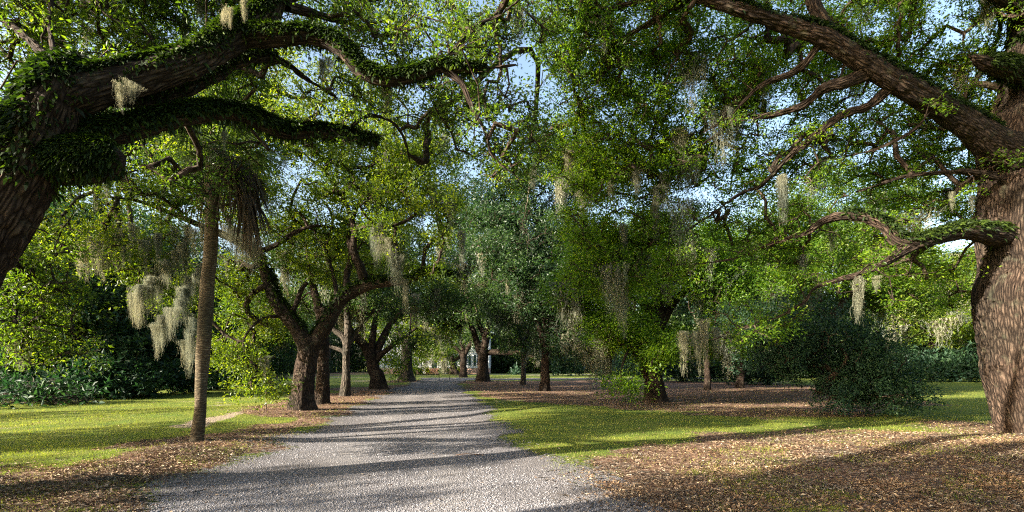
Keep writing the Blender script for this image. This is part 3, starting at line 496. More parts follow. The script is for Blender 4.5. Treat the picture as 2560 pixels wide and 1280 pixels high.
for (ax, ay, bx_, by_, nn, la, lb_) in [(500, 560, 330, 740, 20, .5, 1.5), (520, 640, 385, 820, 18, .5, 1.2), (470, 560, 250, 640, 12, .4, 1.2), (340, 560, 190, 620, 8, .5, 1.3), (480, 780, 470, 860, 6, .6, 1.3), (640, 600, 560, 560, 10, .5, 1.2)]:
    for q in range(nn): f = (q+random.random())/nn; MM.append((ax+(bx_-ax)*f, ay+(by_-ay)*f, 14.5+random.random(), random.uniform(la, lb_)))
for px, py, Y, L in MM+[(600, 570, 17, 1.5), (615, 580, 17.1, 1.2), (940, 590, 16.5, 1.2), (990, 620, 16.5, 1.7), (1000, 640, 16.5, 1.1), (1150, 580, 16.5, 1.4), (1020, 700, 16.8, 1.3), (950, 560, 16.5, 1.3), (655, 890, 16, .8), (1090, 460, 16.5, .8), (925, 570, 16.5, 1.0), (975, 600, 16.5, 1.5)]:
    hang_moss(t, P(px+random.uniform(-8, 8), py, Y)+Mi, L, False, .8)

# --- generic oaks further down the drive, each traced at its trunk and given its own crown
def far_oak(label, px, py, r, tips, crown, leaf, cr, mat=None, moss=10, mossL=(.8, 2.2), fork=2.2, limbs=(), bark=None, group=AV, gap=.36, npc=110, lean=0, flare=.22, name='live_oak'):
    b, Y = base(px, py, r*1.15); x0, y0 = b[0], b[1]
    tr = [b, (x0+lean*.3, y0, 1.0, r), (x0+lean*.7, y0, fork*.6, r*.9), (x0+lean, y0, fork, r*.85), (x0+lean*1.1, y0, fork+.6, r*.6)]
    L = [[(x0+lean*.9, y0, fork*.8, r*.6)]+[(*P(a, c, Y+d), rr) for a, c, d, rr in tp] for tp in tips]
    bl = [PB(a, c, Y+d, rx, ry, dY, od) for a, c, d, rx, ry, dY, od in crown]
    bl = [(c_, r_, od_*1.55) for c_, r_, od_ in bl]
    return oak(label, tr, L+list(limbs), bl, leaf=leaf*.84, npc=npc, cr=cr*1.15, gap=gap-.04, gs=.35/max(cr, .5), mat=mat or M_leafT, sides=36 if Y < 40 else 20, lsides=14, step=.15, rmin=.014 if Y < 40 else .022, moss=moss, mossL=mossL, far=True, mossw=1.3, mossbox=lambda x, y, z: z > 2.4, group=group, bark=bark, flare=flare, ridge=.02 if Y < 40 else 0, name=name)
far_oak('straight dark oak trunk close behind the forked oak', 806, 1011, .27, [[(800, 800, 0, .2), (780, 700, .5, .13), (760, 600, 1, .06)], [(830, 780, 0, .18), (870, 700, 1, .1), (930, 620, 2, .05)]],
    [(800, 620, 1, 170, 90, 2.5, 1.1), (930, 600, 2, 120, 90, 2.5, 1.1), (690, 780, 1.5, 100, 70, 2, 1.0)], .16, .7, moss=8, fork=3.4)
far_oak('slim grey oak forking low between the forked oak and the bench', 864, 990, .235, [[(862, 850, 0, .2), (835, 825, 0, .14), (815, 790, 0, .1), (780, 740, -.5, .05)], [(868, 840, 0, .2), (866, 760, .2, .15), (880, 690, .6, .1)], [(866, 868, 0, .16), (900, 820, .5, .12), (940, 770, 1, .08)], [(858, 880, 0, .13), (825, 865, 0, .09), (800, 850, -.3, .05)]],
    [(860, 700, 1, 140, 90, 3, 1.2), (960, 740, 1, 110, 60, 3, 1.0), (760, 760, 1, 90, 50, 2, .8)], .18, .75, moss=12, bark=M_barkG, fork=2.3)
far_oak('stout oak with flared base leaning left behind the small bench', 947, 972, .48, [[(915, 870, 0, .33), (880, 830, -1, .25), (850, 790, -2, .16), (820, 760, -3, .08)], [(950, 860, .5, .3), (985, 800, 1, .2), (1040, 750, 2, .1)], [(930, 850, 0, .25), (940, 770, 0, .15), (930, 700, 0, .08)], [(960, 880, 0, .2), (1000, 850, -1, .14), (1040, 820, -2.5, .08)]],
    [(930, 720, 0, 170, 70, 4, 1.4), (1040, 740, 1, 120, 60, 4, 1.3), (830, 780, -2, 90, 40, 3, .9), (1000, 640, 2, 130, 80, 4, 1.2), (1010, 850, -3, 40, 30, 1.5, .9)], .22, .9, moss=18, fork=2.2, lean=-.5, flare=.35)
far_oak('pale grey buttressed oak left of the far end of the drive', 1016, 953, .62, [[(1015, 880, 0, .4), (1000, 830, 0, .25), (980, 790, 0, .1)], [(1030, 860, 0, .3), (1070, 820, 0, .2), (1100, 800, -1, .1)]],
    [(1010, 800, 0, 110, 60, 5, 1.3), (1090, 810, 0, 70, 45, 4, 1.3), (975, 905, -4, 28, 42, 2, 1.4), (1050, 870, 2, 45, 30, 4, 1.1), (1025, 900, 6, 30, 22, 3, 1.0)], .32, 1.3, mat=M_leafY, moss=16, bark=M_barkG, fork=4, flare=.7)
far_oak('thick moss hung oak to the right of the drive with a level limb', 1207, 954, .60, [[(1200, 880, 0, .4), (1180, 820, 0, .25), (1150, 770, 0, .12)], [(1225, 880, 0, .3), (1262, 882, -1, .27), (1300, 882, -2, .22), (1335, 895, -3, .12)], [(1215, 850, 0, .35), (1230, 780, 0, .25), (1260, 700, 1, .12)], [(1210, 840, 0, .3), (1170, 760, 3, .2), (1120, 720, 5, .1)]],
    [(1200, 740, 0, 150, 70, 6, 1.5), (1300, 700, 1, 110, 80, 6, 1.5), (1110, 770, 0, 80, 45, 5, 1.3), (1200, 600, 3, 130, 90, 6, 1.3), (1320, 840, -3, 60, 25, 3, .9)], .32, 1.3, moss=34, mossL=(1.5, 3.8), fork=3.4)
far_oak('dark oak nearest the low barrier right of the drive', 1158, 943, .5, [[(1150, 880, 0, .3), (1120, 850, 0, .2)], [(1170, 870, 0, .3), (1190, 830, 0, .15)]], [(1150, 820, 0, 90, 45, 7, 1.5), (1170, 740, 2, 90, 60, 7, 1.5)], .42, 1.7, moss=14, mossL=(2, 5), fork=3.5)
far_oak('leaning oak at the end of the drive with crooked limbs', 1142, 937, .42, [[(1135, 900, 0, .3), (1120, 885, 0, .2), (1105, 880, 0, .12)], [(1150, 890, 0, .3), (1160, 850, 0, .15)]], [(1115, 868, 0, 55, 26, 6, 1.2), (1110, 900, 2, 18, 12, 3, 1.0), (1150, 790, 4, 90, 40, 6, 1.5)], .5, 1.9, mat=M_leafY, moss=8, mossL=(2, 4), fork=3.0, lean=-.8)
far_oak('small dark oak just before the white house steps', 1130, 936, .42, [[(1120, 895, 0, .3), (1108, 880, 0, .15)]], [(1085, 858, 0, 55, 30, 6, 1.2), (1052, 892, 0, 22, 16, 4, 1.0), (1060, 830, 5, 60, 25, 5, 1.2)], .5, 1.9, mat=M_leafY, moss=8, mossL=(2, 4), fork=2.6)
far_oak('slender moss green oak trunk on the leaf litter right of the drive', 1308, 962, .21, [[(1306, 870, 0, .17), (1290, 800, 0, .1)], [(1315, 850, 0, .15), (1340, 780, 1, .08)]],
    [(1280, 858, 0, 55, 28, 3, 1.2), (1330, 870, 3, 50, 24, 3, 1.0), (1300, 780, 0, 100, 60, 4, 1.3), (1340, 690, 2, 110, 80, 4, 1.4)], .26, 1.1, moss=32, mossL=(1, 3), fork=2.6, bark=M_barkG)
far_oak('dark straight oak trunk standing alone in the litter mid right', 1362, 977, .30, [[(1358, 850, 0, .24), (1330, 780, 0, .14), (1300, 740, 0, .06)], [(1370, 830, 0, .2), (1420, 760, 0, .1)], [(1362, 800, 0, .2), (1350, 700, .5, .1), (1340, 620, 1, .04)]],
    [(1340, 720, 0, 160, 80, 3.5, 1.8), (1420, 800, 0, 100, 50, 3, 1.5), (1330, 590, 1, 170, 90, 3.5, 1.9), (1230, 660, 0, 110, 70, 3, 1.6), (1385, 870, 0, 60, 30, 2, 1.3), (1450, 880, 1, 60, 28, 2.5, 1.2), (1390, 480, 2, 150, 60, 3.5, 1.6), (1230, 500, 2, 140, 80, 3, 1.4), (1380, 400, 3, 110, 40, 3, .8), (1480, 640, 1, 90, 90, 3, 1.5)], .21, .85, mat=M_leafShade, moss=40, mossL=(.8, 2.6), fork=3.3)
far_oak('curving oak behind low bright sprays right of the drive', 1640, 1003, .42, [[(1625, 850, 0, .34), (1610, 750, 0, .25), (1560, 680, -.5, .14), (1500, 640, -1, .07)], [(1640, 830, 0, .28), (1700, 740, 1, .18), (1800, 680, 2, .09)], [(1640, 800, 0, .25), (1660, 680, 1, .15), (1640, 580, 2, .08)], [(1630, 870, -.5, .15), (1590, 850, -1.5, .08), (1560, 900, -2.5, .05), (1550, 960, -3, .03)], [(1650, 860, 0, .2), (1750, 840, -1, .12), (1850, 850, -2, .07)]],
    [(1640, 640, 1, 200, 90, 3, 1.5), (1780, 730, 1, 170, 80, 3, 1.4), (1540, 760, -.5, 110, 70, 2.5, 1.5), (1600, 860, -2.5, 90, 60, 1.0, 1.6), (1575, 915, -3, 60, 60, .6, 1.5), (1560, 965, -3.2, 45, 30, .4, .8), (1500, 850, -1.5, 70, 50, 1.0, 1.5), (1720, 850, .5, 100, 50, 1.6, 1.3), (1700, 640, 1, 120, 90, 2, 1.2), (1440, 740, -1, 70, 60, 1.5, 1.5), (1480, 640, -1, 90, 70, 1.6, 1.3), (1800, 850, -1, 120, 50, 2, .9), (1900, 680, 3, 160, 90, 3, 1.3), (1480, 820, -1, 70, 45, 1.5, 1.2)], .13, .62, mat=M_leafR, moss=75, mossL=(.7, 2.4), fork=2.6, lean=-.45)
far_oak('slim dark trunk in shade right of the curving oak', 1768, 975, .2, [[(1765, 850, 0, .15), (1780, 760, 0, .08)]], [(1780, 720, 0, 150, 90, 4, 1.3), (1900, 800, 2, 120, 60, 3, 1.2)], .22, .9, mat=M_leafD, moss=26, fork=3.4)
far_oak('crooked shaded oak between the slim trunk and the dark shrub', 1850, 970, .26, [[(1845, 850, 0, .2), (1880, 780, 0, .12)], [(1850, 880, 0, .16), (1830, 850, 0, .1), (1800, 830, 0, .06)]], [(1900, 760, 0, 170, 90, 4, 1.4), (2050, 700, 1, 160, 90, 4, 1.4)], .24, .95, mat=M_leafD, moss=28, fork=2.8)
far_oak('tall oak above the dark shrub', 2060, 985, .32, [[(2060, 800, 0, .22), (2030, 700, 0, .12)], [(2080, 790, 0, .2), (2160, 700, 0, .1)]], [(2080, 640, 0, 220, 110, 3, 1.5), (2250, 720, 1, 150, 80, 3, 1.3), (1950, 600, 2, 170, 90, 3, 1.3), (2150, 500, 3, 200, 80, 3, 1.2)], .19, .8, mat=M_leaf, moss=18, fork=4)
far_oak('oak draped in pale moss at the far right wood edge', 2330, 952, .4, [[(2330, 850, 0, .3), (2290, 800, -2, .15)], [(2340, 850, 0, .3), (2400, 800, -2, .15)]], [(2340, 800, -3, 120, 55, 5, 1.3), (2400, 700, 0, 140, 80, 5, 1.5), (2250, 680, 2, 120, 90, 5, 1.3)], .34, 1.3, mat=M_leafY, moss=40, mossL=(1.5, 4.2), fork=4)
# oaks behind the left lawn and over the drive's far left
far_oak('light oak behind the forked oak to its left', 612, 966, .3, [[(605, 850, 0, .2), (580, 780, 0, .1)], [(620, 830, 0, .2), (680, 760, 0, .1)]], [(610, 760, 0, 150, 80, 4, 1.1), (680, 850, -1, 90, 50, 3, 1.3), (560, 860, -2, 60, 40, 2, 1.0)], .23, .95, mat=M_leafY, moss=10, fork=3)
LW = 'trees of the left wood'
HI = {1: [(200, 340, -1, 210, 110, 3, 1.5)], 3: [(430, 300, -2, 200, 110, 3, 1.4), (620, 330, -1, 170, 100, 3, 1.2)]}
for i, (label, px, py, r, cx, cyy, rx, ry) in enumerate([
    ('tall wood edge tree rising at the far left of the lawn', 30, 1000, .3, 40, 640, 220, 150), ('second tree of the left wood, above the brush pile', 190, 992, .28, 200, 660, 190, 130),
    ('wood tree half hidden behind the long hanging moss', 330, 985, .3, 340, 720, 160, 120), ('wood tree just left of the palm trunk', 450, 978, .26, 440, 740, 120, 90), ('thin wood tree showing through right of the palm', 560, 970, .24, 570, 800, 110, 80)]):
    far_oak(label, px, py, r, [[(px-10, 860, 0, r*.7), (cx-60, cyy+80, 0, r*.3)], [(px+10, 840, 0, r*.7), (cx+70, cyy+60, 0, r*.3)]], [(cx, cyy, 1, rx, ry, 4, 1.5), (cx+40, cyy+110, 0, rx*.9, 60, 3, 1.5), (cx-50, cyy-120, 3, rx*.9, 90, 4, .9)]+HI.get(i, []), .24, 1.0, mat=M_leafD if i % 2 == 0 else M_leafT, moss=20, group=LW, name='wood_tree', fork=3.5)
# --- shrubs
def shrub(label, blobs, leaf, npc, mat, basept, name='shrub', group=None, cr=.5, stems=6, gap=.25, sr=.03):
    t = thing(name, label, 'shrub', group, (basept[0], basept[1], float(hgt(basept[0], basept[1])))); inv = -np.array(t.location)
    C = sample_blobs([(np.array(b[0])+inv, b[1], nclu(b, npc, leaf)) for b in blobs], gap, .8/max(cr, .3)*.5); C = C[C[:, 2] > .12]
    sk = np.array([[0, 0, -.1, sr*2], [0, 0, .15, sr*2], [.05, 0, .4, sr*1.6]]); ch, rr, nodes, nr = grow([sk], C, step=.6, rmin=sr*.25)
    Vb, Fb, bc = tubes(ch, rr, 5); mesh('stems', Vb, Fb, M_barkF, t, smooth=True, vattr={'bc': bc})
    V, Fc, rnd, _ = cluster_leaves(C, cr*(.7+.6*RNG.random(len(C))), npc, leaf, .8); V[:, 2] = np.maximum(V[:, 2], .01); mesh('foliage', V, Fc, mat, t, fattr={'rnd': rnd}); return t
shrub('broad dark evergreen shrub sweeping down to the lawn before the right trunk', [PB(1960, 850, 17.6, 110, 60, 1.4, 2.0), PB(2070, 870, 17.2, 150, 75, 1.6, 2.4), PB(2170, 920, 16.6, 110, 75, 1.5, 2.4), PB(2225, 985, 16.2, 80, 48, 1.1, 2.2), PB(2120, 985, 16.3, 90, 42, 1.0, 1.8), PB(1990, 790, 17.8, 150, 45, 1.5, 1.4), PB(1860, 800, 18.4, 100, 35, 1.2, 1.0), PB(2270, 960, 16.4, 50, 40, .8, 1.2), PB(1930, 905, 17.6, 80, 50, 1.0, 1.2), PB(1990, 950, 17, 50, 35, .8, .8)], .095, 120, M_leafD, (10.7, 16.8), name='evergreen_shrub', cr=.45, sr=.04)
TG = 'dark shrubs along the left wood edge'
for i, (label, px, py, w_, h_, mt) in enumerate([
    ('low leafy shrub at the far left by the brush pile', 10, 1022, 70, 50, M_leafD), ('tall dark shrub behind the brush pile', 60, 1000, 110, 190, M_leafD), ('spreading green shrub just right of the brush pile', 150, 1012, 80, 60, M_leafD),  # low and spreading shrubs get dark leaves in place of wood-edge shade
    ('dark rounded shrub beneath the yellow leaved sprays', 220, 1000, 90, 150, M_leafD), ('blackish shrub at the deepest shade of the left wood', 310, 996, 90, 190, M_leafD), ('dark shrub under the long hanging moss', 400, 988, 80, 170, M_leafD),
    ('dark shrub left of the palm trunk foot', 460, 983, 60, 140, M_leafD), ('dark shrub seen right beside the palm trunk', 535, 975, 50, 120, M_leafD), ('mid green shrub at the end of the left wood', 572, 968, 40, 80, M_leafT)]):
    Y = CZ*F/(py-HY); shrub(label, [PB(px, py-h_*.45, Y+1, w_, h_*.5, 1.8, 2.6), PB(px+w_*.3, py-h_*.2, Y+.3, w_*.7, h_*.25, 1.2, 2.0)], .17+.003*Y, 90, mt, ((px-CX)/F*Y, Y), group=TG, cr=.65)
RG = 'dark shrubs along the right wood edge'
for i, (label, px, py, w_, h_) in enumerate([('dark shrub left of the moss draped far oak', 2250, 954, 60, 80), ('dark shrub beneath the pale hanging moss at far right', 2330, 955, 60, 90), ('dark shrub against the big right trunk', 2420, 956, 60, 95), ('dark shrub beyond the right trunk', 2520, 957, 70, 95), ('round black green shrub at the right end of the side lane', 1515, 950, 32, 60),
        ('dark shrub behind the slim shaded trunks', 1715, 956, 95, 110), ('low dark shrub left of the broad evergreen', 1900, 962, 110, 130), ('deep shade shrub between the two slim trunks', 1810, 955, 80, 120), ('fallen looking dark shrub beside the side lane', 1283, 937, 22, 22), ('dark shrub at mid distance beyond the lane', 1420, 940, 60, 50), ('wide shaded shrub under the tall far trees', 1610, 946, 75, 90)]):
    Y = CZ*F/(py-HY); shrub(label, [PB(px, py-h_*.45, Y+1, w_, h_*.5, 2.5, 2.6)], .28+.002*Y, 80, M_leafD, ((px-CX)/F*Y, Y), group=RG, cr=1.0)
HG = 'clipped hedges in front of the house'
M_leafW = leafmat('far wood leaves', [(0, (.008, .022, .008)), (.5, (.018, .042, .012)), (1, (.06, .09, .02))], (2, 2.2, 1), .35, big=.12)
M_hedge = leafmat('hedge leaves', [(0, (.06, .11, .02)), (1, (.16, .24, .03))], (2, 2.2, .8), .35); M_hedge2 = leafmat('golden hedge leaves', [(0, (.16, .19, .01)), (1, (.32, .34, .02))], (2, 2.2, .6), .35)
for label, px, py, w_, h_, mt in [('round golden green clipped bush left of the brick steps', 1066, 935, 8, 7.5, M_hedge2), ('pale clipped hedge left of the golden bush', 1050, 935, 10, 8, M_hedge), ('pale clipped hedge right of the brick foundation', 1109, 935, 13, 9.5, M_hedge), ('green shrub left of all the hedges', 1034, 935, 10, 12, M_hedge), ('bright bush between the far dark oaks', 1149, 934, 9, 11, M_hedge2)]:
    Y = 99.; shrub(label, [PB(px, 915+1.6/99*1280-h_, Y, w_, h_, .9, 3)], .22, 60, mt, ((px-CX)/F*Y, Y), group=HG, name='clipped_hedge', cr=.35, gap=0)
# brush pile at the wood's edge
bt_ = thing('brush_pile', 'grey heap of cut twigs at the left wood edge', 'brush pile', None, (-20.2, 21.5, 0)); ch = []; rr = []
for i in range(420):
    c = np.array([np.clip(RNG.normal()*1.2, -2.4, 2.4), np.clip(RNG.normal()*.4, -.9, .9), 0]); c[2] = abs(RNG.normal())*.45*max(.1, 1-abs(c[0])/3.5)+.05; d = rdir(1, .1)[0]*np.array([1, .7, .4]); L = .5+RNG.random()*.8
    ch.append(np.array([c-d*L/2, c+RNG.normal(size=3)*.06, c+d*L/2])); rr.append(np.array([.012, .01, .004])*(.6+RNG.random()))
V, Fc, bc = tubes(ch, rr, 4); V[:, 2] = np.maximum(V[:, 2], 0); mesh('twigs', V, Fc, M_barkG, bt_, vattr={'bc': bc})

# --- the palm
by, bx = CZ*F/(1110-HY), 0; bx = (497-CX)/F*by; Yp = by
pt = thing('palm_tree', 'slender cabbage palm with ringed trunk and hanging dead fronds', 'palm tree', None, (bx, Yp, float(hgt(bx, Yp)))); inv = -np.array(pt.location)
tk = [(bx, Yp, -.1, .15)]+LP((498, 1085, Yp, .125), (500, 1020, Yp, .108), (500, 960, Yp, .115), (504, 880, Yp, .132), (511, 780, Yp, .136), (517, 680, Yp, .132), (523, 600, Yp, .125), (528, 520, Yp, .12), (534, 450, Yp, .14), (540, 400, Yp, .15), (546, 370, Yp, .11))
o, psk = limb('trunk', [(p[0]+inv[0], p[1]+inv[1], p[2]+inv[2], p[3]) for p in tk], M_palmbark, pt, 40, .03, .05)
def frond(parent, name, root, az, el, L, mat, droop, fan=26, span=2.1, seg=9):
    "a costapalmate fan leaf: stalk, then blades fanning from the hub"
    h = np.array([math.cos(az), math.sin(az), 0]); d = h*math.cos(el)+np.array([0, 0, 1])*math.sin(el); st = L*.55
    t = np.linspace(0, 1, 7)[:, None]; q = root+d*st*t+np.array([0, 0, -1])*droop*.35*(t**2)*st; Vs, Fs, bc = tubes([q], [np.linspace(.016, .009, 7)], 4)
    hub = q[-1]; ax = nrm(q[-1]-q[-2]); sd = nrm(np.cross(ax, [0, 0, 1.])); VV = [Vs]; FF = [Fs]; n0 = len(Vs); rn = [np.full(len(Fs), .5)]
    for k in range(fan):
        a = (k/(fan-1)-.5)*span*2*.75; bd = ax*math.cos(a)+sd*math.sin(a); bl = L*.62*(1-.25*abs(a)/span)*(.85+.3*random.random()); tt = np.linspace(0, 1, 6)[:, None]
        c = hub+bd*bl*tt+np.array([0, 0, -1])*droop*bl*(tt**1.8)*(.5+.5*abs(math.sin(a)))+RNG.normal(size=3)*.02*tt; wdt = .022*np.array([.5, 1, 1, .8, .45, .08])[:, None]; pr = nrm(np.cross(bd, np.cross(sd, ax)+RNG.normal(size=3)*.3))
        VV.append(np.stack([c-pr*wdt, c+pr*wdt], 1).reshape(-1, 3)); i = np.arange(5)*2; FF.append(np.stack([i, i+1, i+3, i+2], 1)+n0); n0 += 12; rn.append(np.full(5, random.random()))
    return mesh(name, np.vstack(VV), np.vstack(FF), mat, parent, fattr={'rnd': np.concatenate(rn)})
ctr = P(552, 366, Yp)+inv
for i in range(18): frond(pt, 'frond', ctr+RNG.normal(size=3)*.06, i*2.4+random.random()*.4, random.uniform(-.1, 1.3), random.uniform(1.0, 1.5), M_palm, random.uniform(.3, .7))
for i in range(22): frond(pt, 'dead_frond', ctr+np.array([.1*random.random(), 0, -.15-.55*random.random()]), random.uniform(-1.0, 1.0) if i % 4 else random.uniform(0, 6.28), random.uniform(-.5, .6), random.uniform(.55, 1.15), M_dead, random.uniform(1.2, 2.2), random.choice([12, 16, 20]))
for i in range(14): a = random.random()*6.28; hang_moss(pt, ctr+np.array([math.cos(a)*random.uniform(.2, 1.0), math.sin(a)*.4, -random.uniform(.1, .6)]), random.uniform(.5, 1.1), False, .9)
# --- pale broken branch caught high over the drive
db = thing('broken_branch', 'bare pale broken branch dangling high over the drive', 'branch', None, tuple(P(1320, 500, 13))); ch = []; rr = []
def px3(pts, r0, r1): q = np.array([P(a, b, 13+c)-P(1320, 500, 13) for a, b, c in pts]); q = spline(np.column_stack([q, np.linspace(r0, r1, len(q))]), .06); ch.append(q[:, :3]+RNG.normal(size=(len(q), 3))*.006); rr.append(q[:, 3])
px3([(1326, 455, .1), (1312, 540, 0), (1305, 560, 0), (1322, 590, 0), (1318, 612, 0)], .012, .012); px3([(1312, 545, 0), (1296, 552, 0), (1308, 575, .1), (1316, 600, .1), (1320, 640, 0)], .011, .004)
px3([(1318, 605, 0), (1345, 592, 0), (1365, 583, -.1), (1400, 600, -.1)], .014, .004); px3([(1364, 584, -.1), (1364, 560, 0)], .008, .003); px3([(1375, 588, -.1), (1382, 572, 0)], .006, .003); px3([(1300, 548, 0), (1312, 556, .1), (1300, 572, .1)], .008, .003); px3([(1345, 592, 0), (1335, 602, 0)], .006, .002)
V, Fc, bc = tubes(ch, rr, 6); mesh('wood', V, Fc, M_deadwood, db, smooth=True, vattr={'bc': bc})

# --- the white house at the end of the drive
Yh = 103.; xh = -15.6
hs = thing('house', 'white clapboard house on a brick foundation at the end of the drive', 'house', None, (xh, Yh, 0))
MB().box((-11, 0, -.2), (11, 12, 1.15)).build('foundation', M_brick, hs)
wm = MB()
for i in range(30): z0 = 1.15+i*.24; wm.box((-11-.01, -.02 if i % 2 else -.02, z0), (11.01, 12, z0+.2)); wm.box((-10.97, .02, z0+.2), (10.97, 11.97, z0+.24))
wm.build('wall', M_white, hs)
rf = MB(); rf.v = [(-12, -1, 8.35), (12, -1, 8.35), (12, 13, 8.35), (-12, 13, 8.35), (-6, 6, 11.8), (6, 6, 11.8)]; rf.f = [(0, 1, 5, 4), (1, 2, 5), (2, 3, 4, 5), (3, 0, 4), (3, 2, 1, 0)]; ro = rf.build('roof', M_roof, hs)
MB().box((-12, -1.03, 8.12), (12, -.8, 8.34)).build('fascia', M_trim, hs)
for cx_ in (-7, 7): MB().box((cx_-.5, 5.2, 9.5), (cx_+.5, 6.2, 13.3)).build('chimney', M_brick, hs)
for wz in (1.75, 5.0):
    for wx in (-9, -6.2, -3.4, 0 if wz > 4 else .9, 3.4, 6.2, 9):
        if wz < 4 and abs(wx) < 1.2: continue
        fm = MB().box((wx-.62, -.10, wz-.1), (wx-.5, -.03, wz+2.1)).box((wx+.5, -.10, wz-.1), (wx+.62, -.03, wz+2.1)).box((wx-.5, -.10, wz+2.0), (wx+.5, -.03, wz+2.1)).box((wx-.5, -.10, wz-.1), (wx+.5, -.03, wz))
        f_ = fm.build('window', M_trim, hs); MB().box((wx-.5, -.05, wz), (wx+.5, -.035, wz+2)).build('pane', M_glass, f_)
        mm = MB()
        for q in (-.17, .17): mm.box((wx+q-.018, -.075, wz), (wx+q+.018, -.052, wz+2))
        for q in (.33, .66, 1.0, 1.33, 1.66): mm.box((wx-.5, -.08, wz+q-.018), (wx+.5, -.077, wz+q+.018))
        mm.build('glazing_bars', M_trim, f_)
        MB().box((wx-1.12, -.09, wz-.05), (wx-.65, -.03, wz+2.05)).build('shutter', M_door, hs); MB().box((wx+.65, -.09, wz-.05), (wx+1.12, -.03, wz+2.05)).build('shutter', M_door, hs)
dr = MB().box((-.55, -.08, 1.2), (.55, -.03, 3.4)).build('door', M_door, hs); MB().box((.36, -.14, 2.15), (.44, -.085, 2.3)).build('handle', M_metal, dr)
MB().box((-.72, -.11, 1.2), (-.56, -.03, 3.6)).box((.56, -.11, 1.2), (.72, -.03, 3.6)).box((-.72, -.12, 3.42), (.72, -.03, 3.62)).build('door_frame', M_trim, hs)
st = MB()
for i in range(6): st.box((-1.3, -1.2-.32*(6-i), -.1), (1.3, -1.2-.32*(5-i)-.002, .19*(i+1)))
st.build('steps', M_brick, hs); MB().box((-2.4, -1.2, -.1), (2.4, -.03, 1.14)).build('porch_floor', M_trim, hs)
for q in (-2.2, 2.2): MB().box((q-.12, -1.1, 1.15), (q+.12, -.86, 4.3)).build('column', M_trim, hs)
MB().box((-2.6, -1.35, 4.31), (2.6, -.03, 4.6)).build('porch_roof', M_trim, hs)

# --- little bench, stake and the two low barriers
def bench(label, px, py, wd, ht, dp, name, mat, group=None):
    X0, Y0 = gw(px, py); t = thing(name, label, 'bench' if 'bench' in name else 'barrier', group, (X0, Y0, float(hgt(X0, Y0))))
    t.rotation_euler[2] = .25
    sm = MB()
    for k in range(3): sm.box((-wd/2, -dp/2+k*dp/3, ht-.035), (wd/2, -dp/2+(k+1)*dp/3-.012, ht))
    sm.build('seat' if 'bench' in name else 'rail', mat, t)
    for sx in (-1, 1):
        MB().box((sx*wd*.42-.022, -dp*.4, -.05), (sx*wd*.42+.022, -dp*.4+.04, ht-.037)).box((sx*wd*.42-.022, dp*.4-.04, -.05), (sx*wd*.42+.022, dp*.4, ht-.037)).box((sx*wd*.42-.02, -dp*.4+.041, ht*.3), (sx*wd*.42+.02, dp*.4-.041, ht*.3+.04)).build('leg', mat, t)
    return t
bn = bench('tiny weathered slat bench on the litter in front of the leaning stout oak', 912, 989, .46, .26, .26, 'small_bench', M_wood); MB().box((.14, -.02, .262), (.18, .02, .34)).build('arm_post', M_wood, bn)
bench('low dark barrier on posts at the right of the drive mouth', 1137, 948, 1.5, .48, .25, 'low_barrier', M_metal)
X0, Y0 = gw(1038, 952); lb = thing('low_gate', 'low dark gate post with rail at the left of the far drive', 'gate', None, (X0, Y0, 0))
MB().box((-.05, -.05, -.1), (.05, .05, .75)).build('post', M_metal, lb); MB().box((.052, -.03, .62), (2.6, .03, .70)).build('rail', M_metal, lb); MB().box((2.55, -.03, -.1), (2.62, .028, .618)).build('far_post', M_metal, lb)
X0, Y0 = gw(665, 1032); sk_ = thing('stake', 'thin rusty stake in the grass left of the forked oak', 'stake', None, (X0, Y0, float(hgt(X0, Y0))))
V, Fc, bc = tubes([np.array([[0, 0, -.1], [.01, 0, .3], [0, .01, .62]])], [np.array([.018, .017, .016])], 8); mesh('rod', V, Fc, M_wood, sk_, smooth=True); V, Fc, bc = tubes([np.array([[0, .01, .62], [0, .01, .64], [0, .01, .66]])], [np.array([.026, .028, .02])], 8); mesh('cap', V, Fc, M_metal, sk_, smooth=True)

# --- the woods closing the view, one far mass all round
def woods():
    C = []
    for n_, xa, xb, ya, yb, tp in [(6500, -150, 170, 130, 142, 17), (2200, -62, -42, 26, 130, 15), (1700, -88, -52, 62, 125, 13), (1500, 16, 62, 80, 92, 11), (900, 30, 60, 66, 78, 9), (2200, 60, 78, 8, 90, 15), (900, -9, 20, 112, 120, 9)]:
        q = RNG.random((n_, 3)); x = xa+q[:, 0]*(xb-xa); y = ya+q[:, 1]*(yb-ya); top = tp*(.6+.8*fbm2(x*.1, y*.1, 91)); C.append(np.column_stack([x, y, q[:, 2]**1.1*top]))
    C = np.vstack(C); N = len(C); x, y = C[:, 0], C[:, 1]; R = 1.5+RNG.random(N)*1.5
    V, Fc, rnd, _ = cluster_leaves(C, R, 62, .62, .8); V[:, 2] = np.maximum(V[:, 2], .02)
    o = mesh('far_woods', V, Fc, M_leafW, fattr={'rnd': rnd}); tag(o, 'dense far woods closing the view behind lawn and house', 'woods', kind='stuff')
    ch = []; rr = []
    for i in range(150):
        j = RNG.integers(0, N); q = np.array([x[j], y[j], -.2]); ch.append(np.array([q, q+[.3*RNG.normal(), 0, 4], q+[.8*RNG.normal(), .3, 11]])); rr.append(np.array([.3, .22, .1])*(.7+RNG.random()*.6))
    V, Fc, bc = tubes(ch, rr, 8); o = mesh('far_woods_trunks', V, Fc, M_barkG, smooth=True, vattr={'bc': bc}); tag(o, 'trunks standing among the dense far woods', 'woods', kind='stuff')
woods()

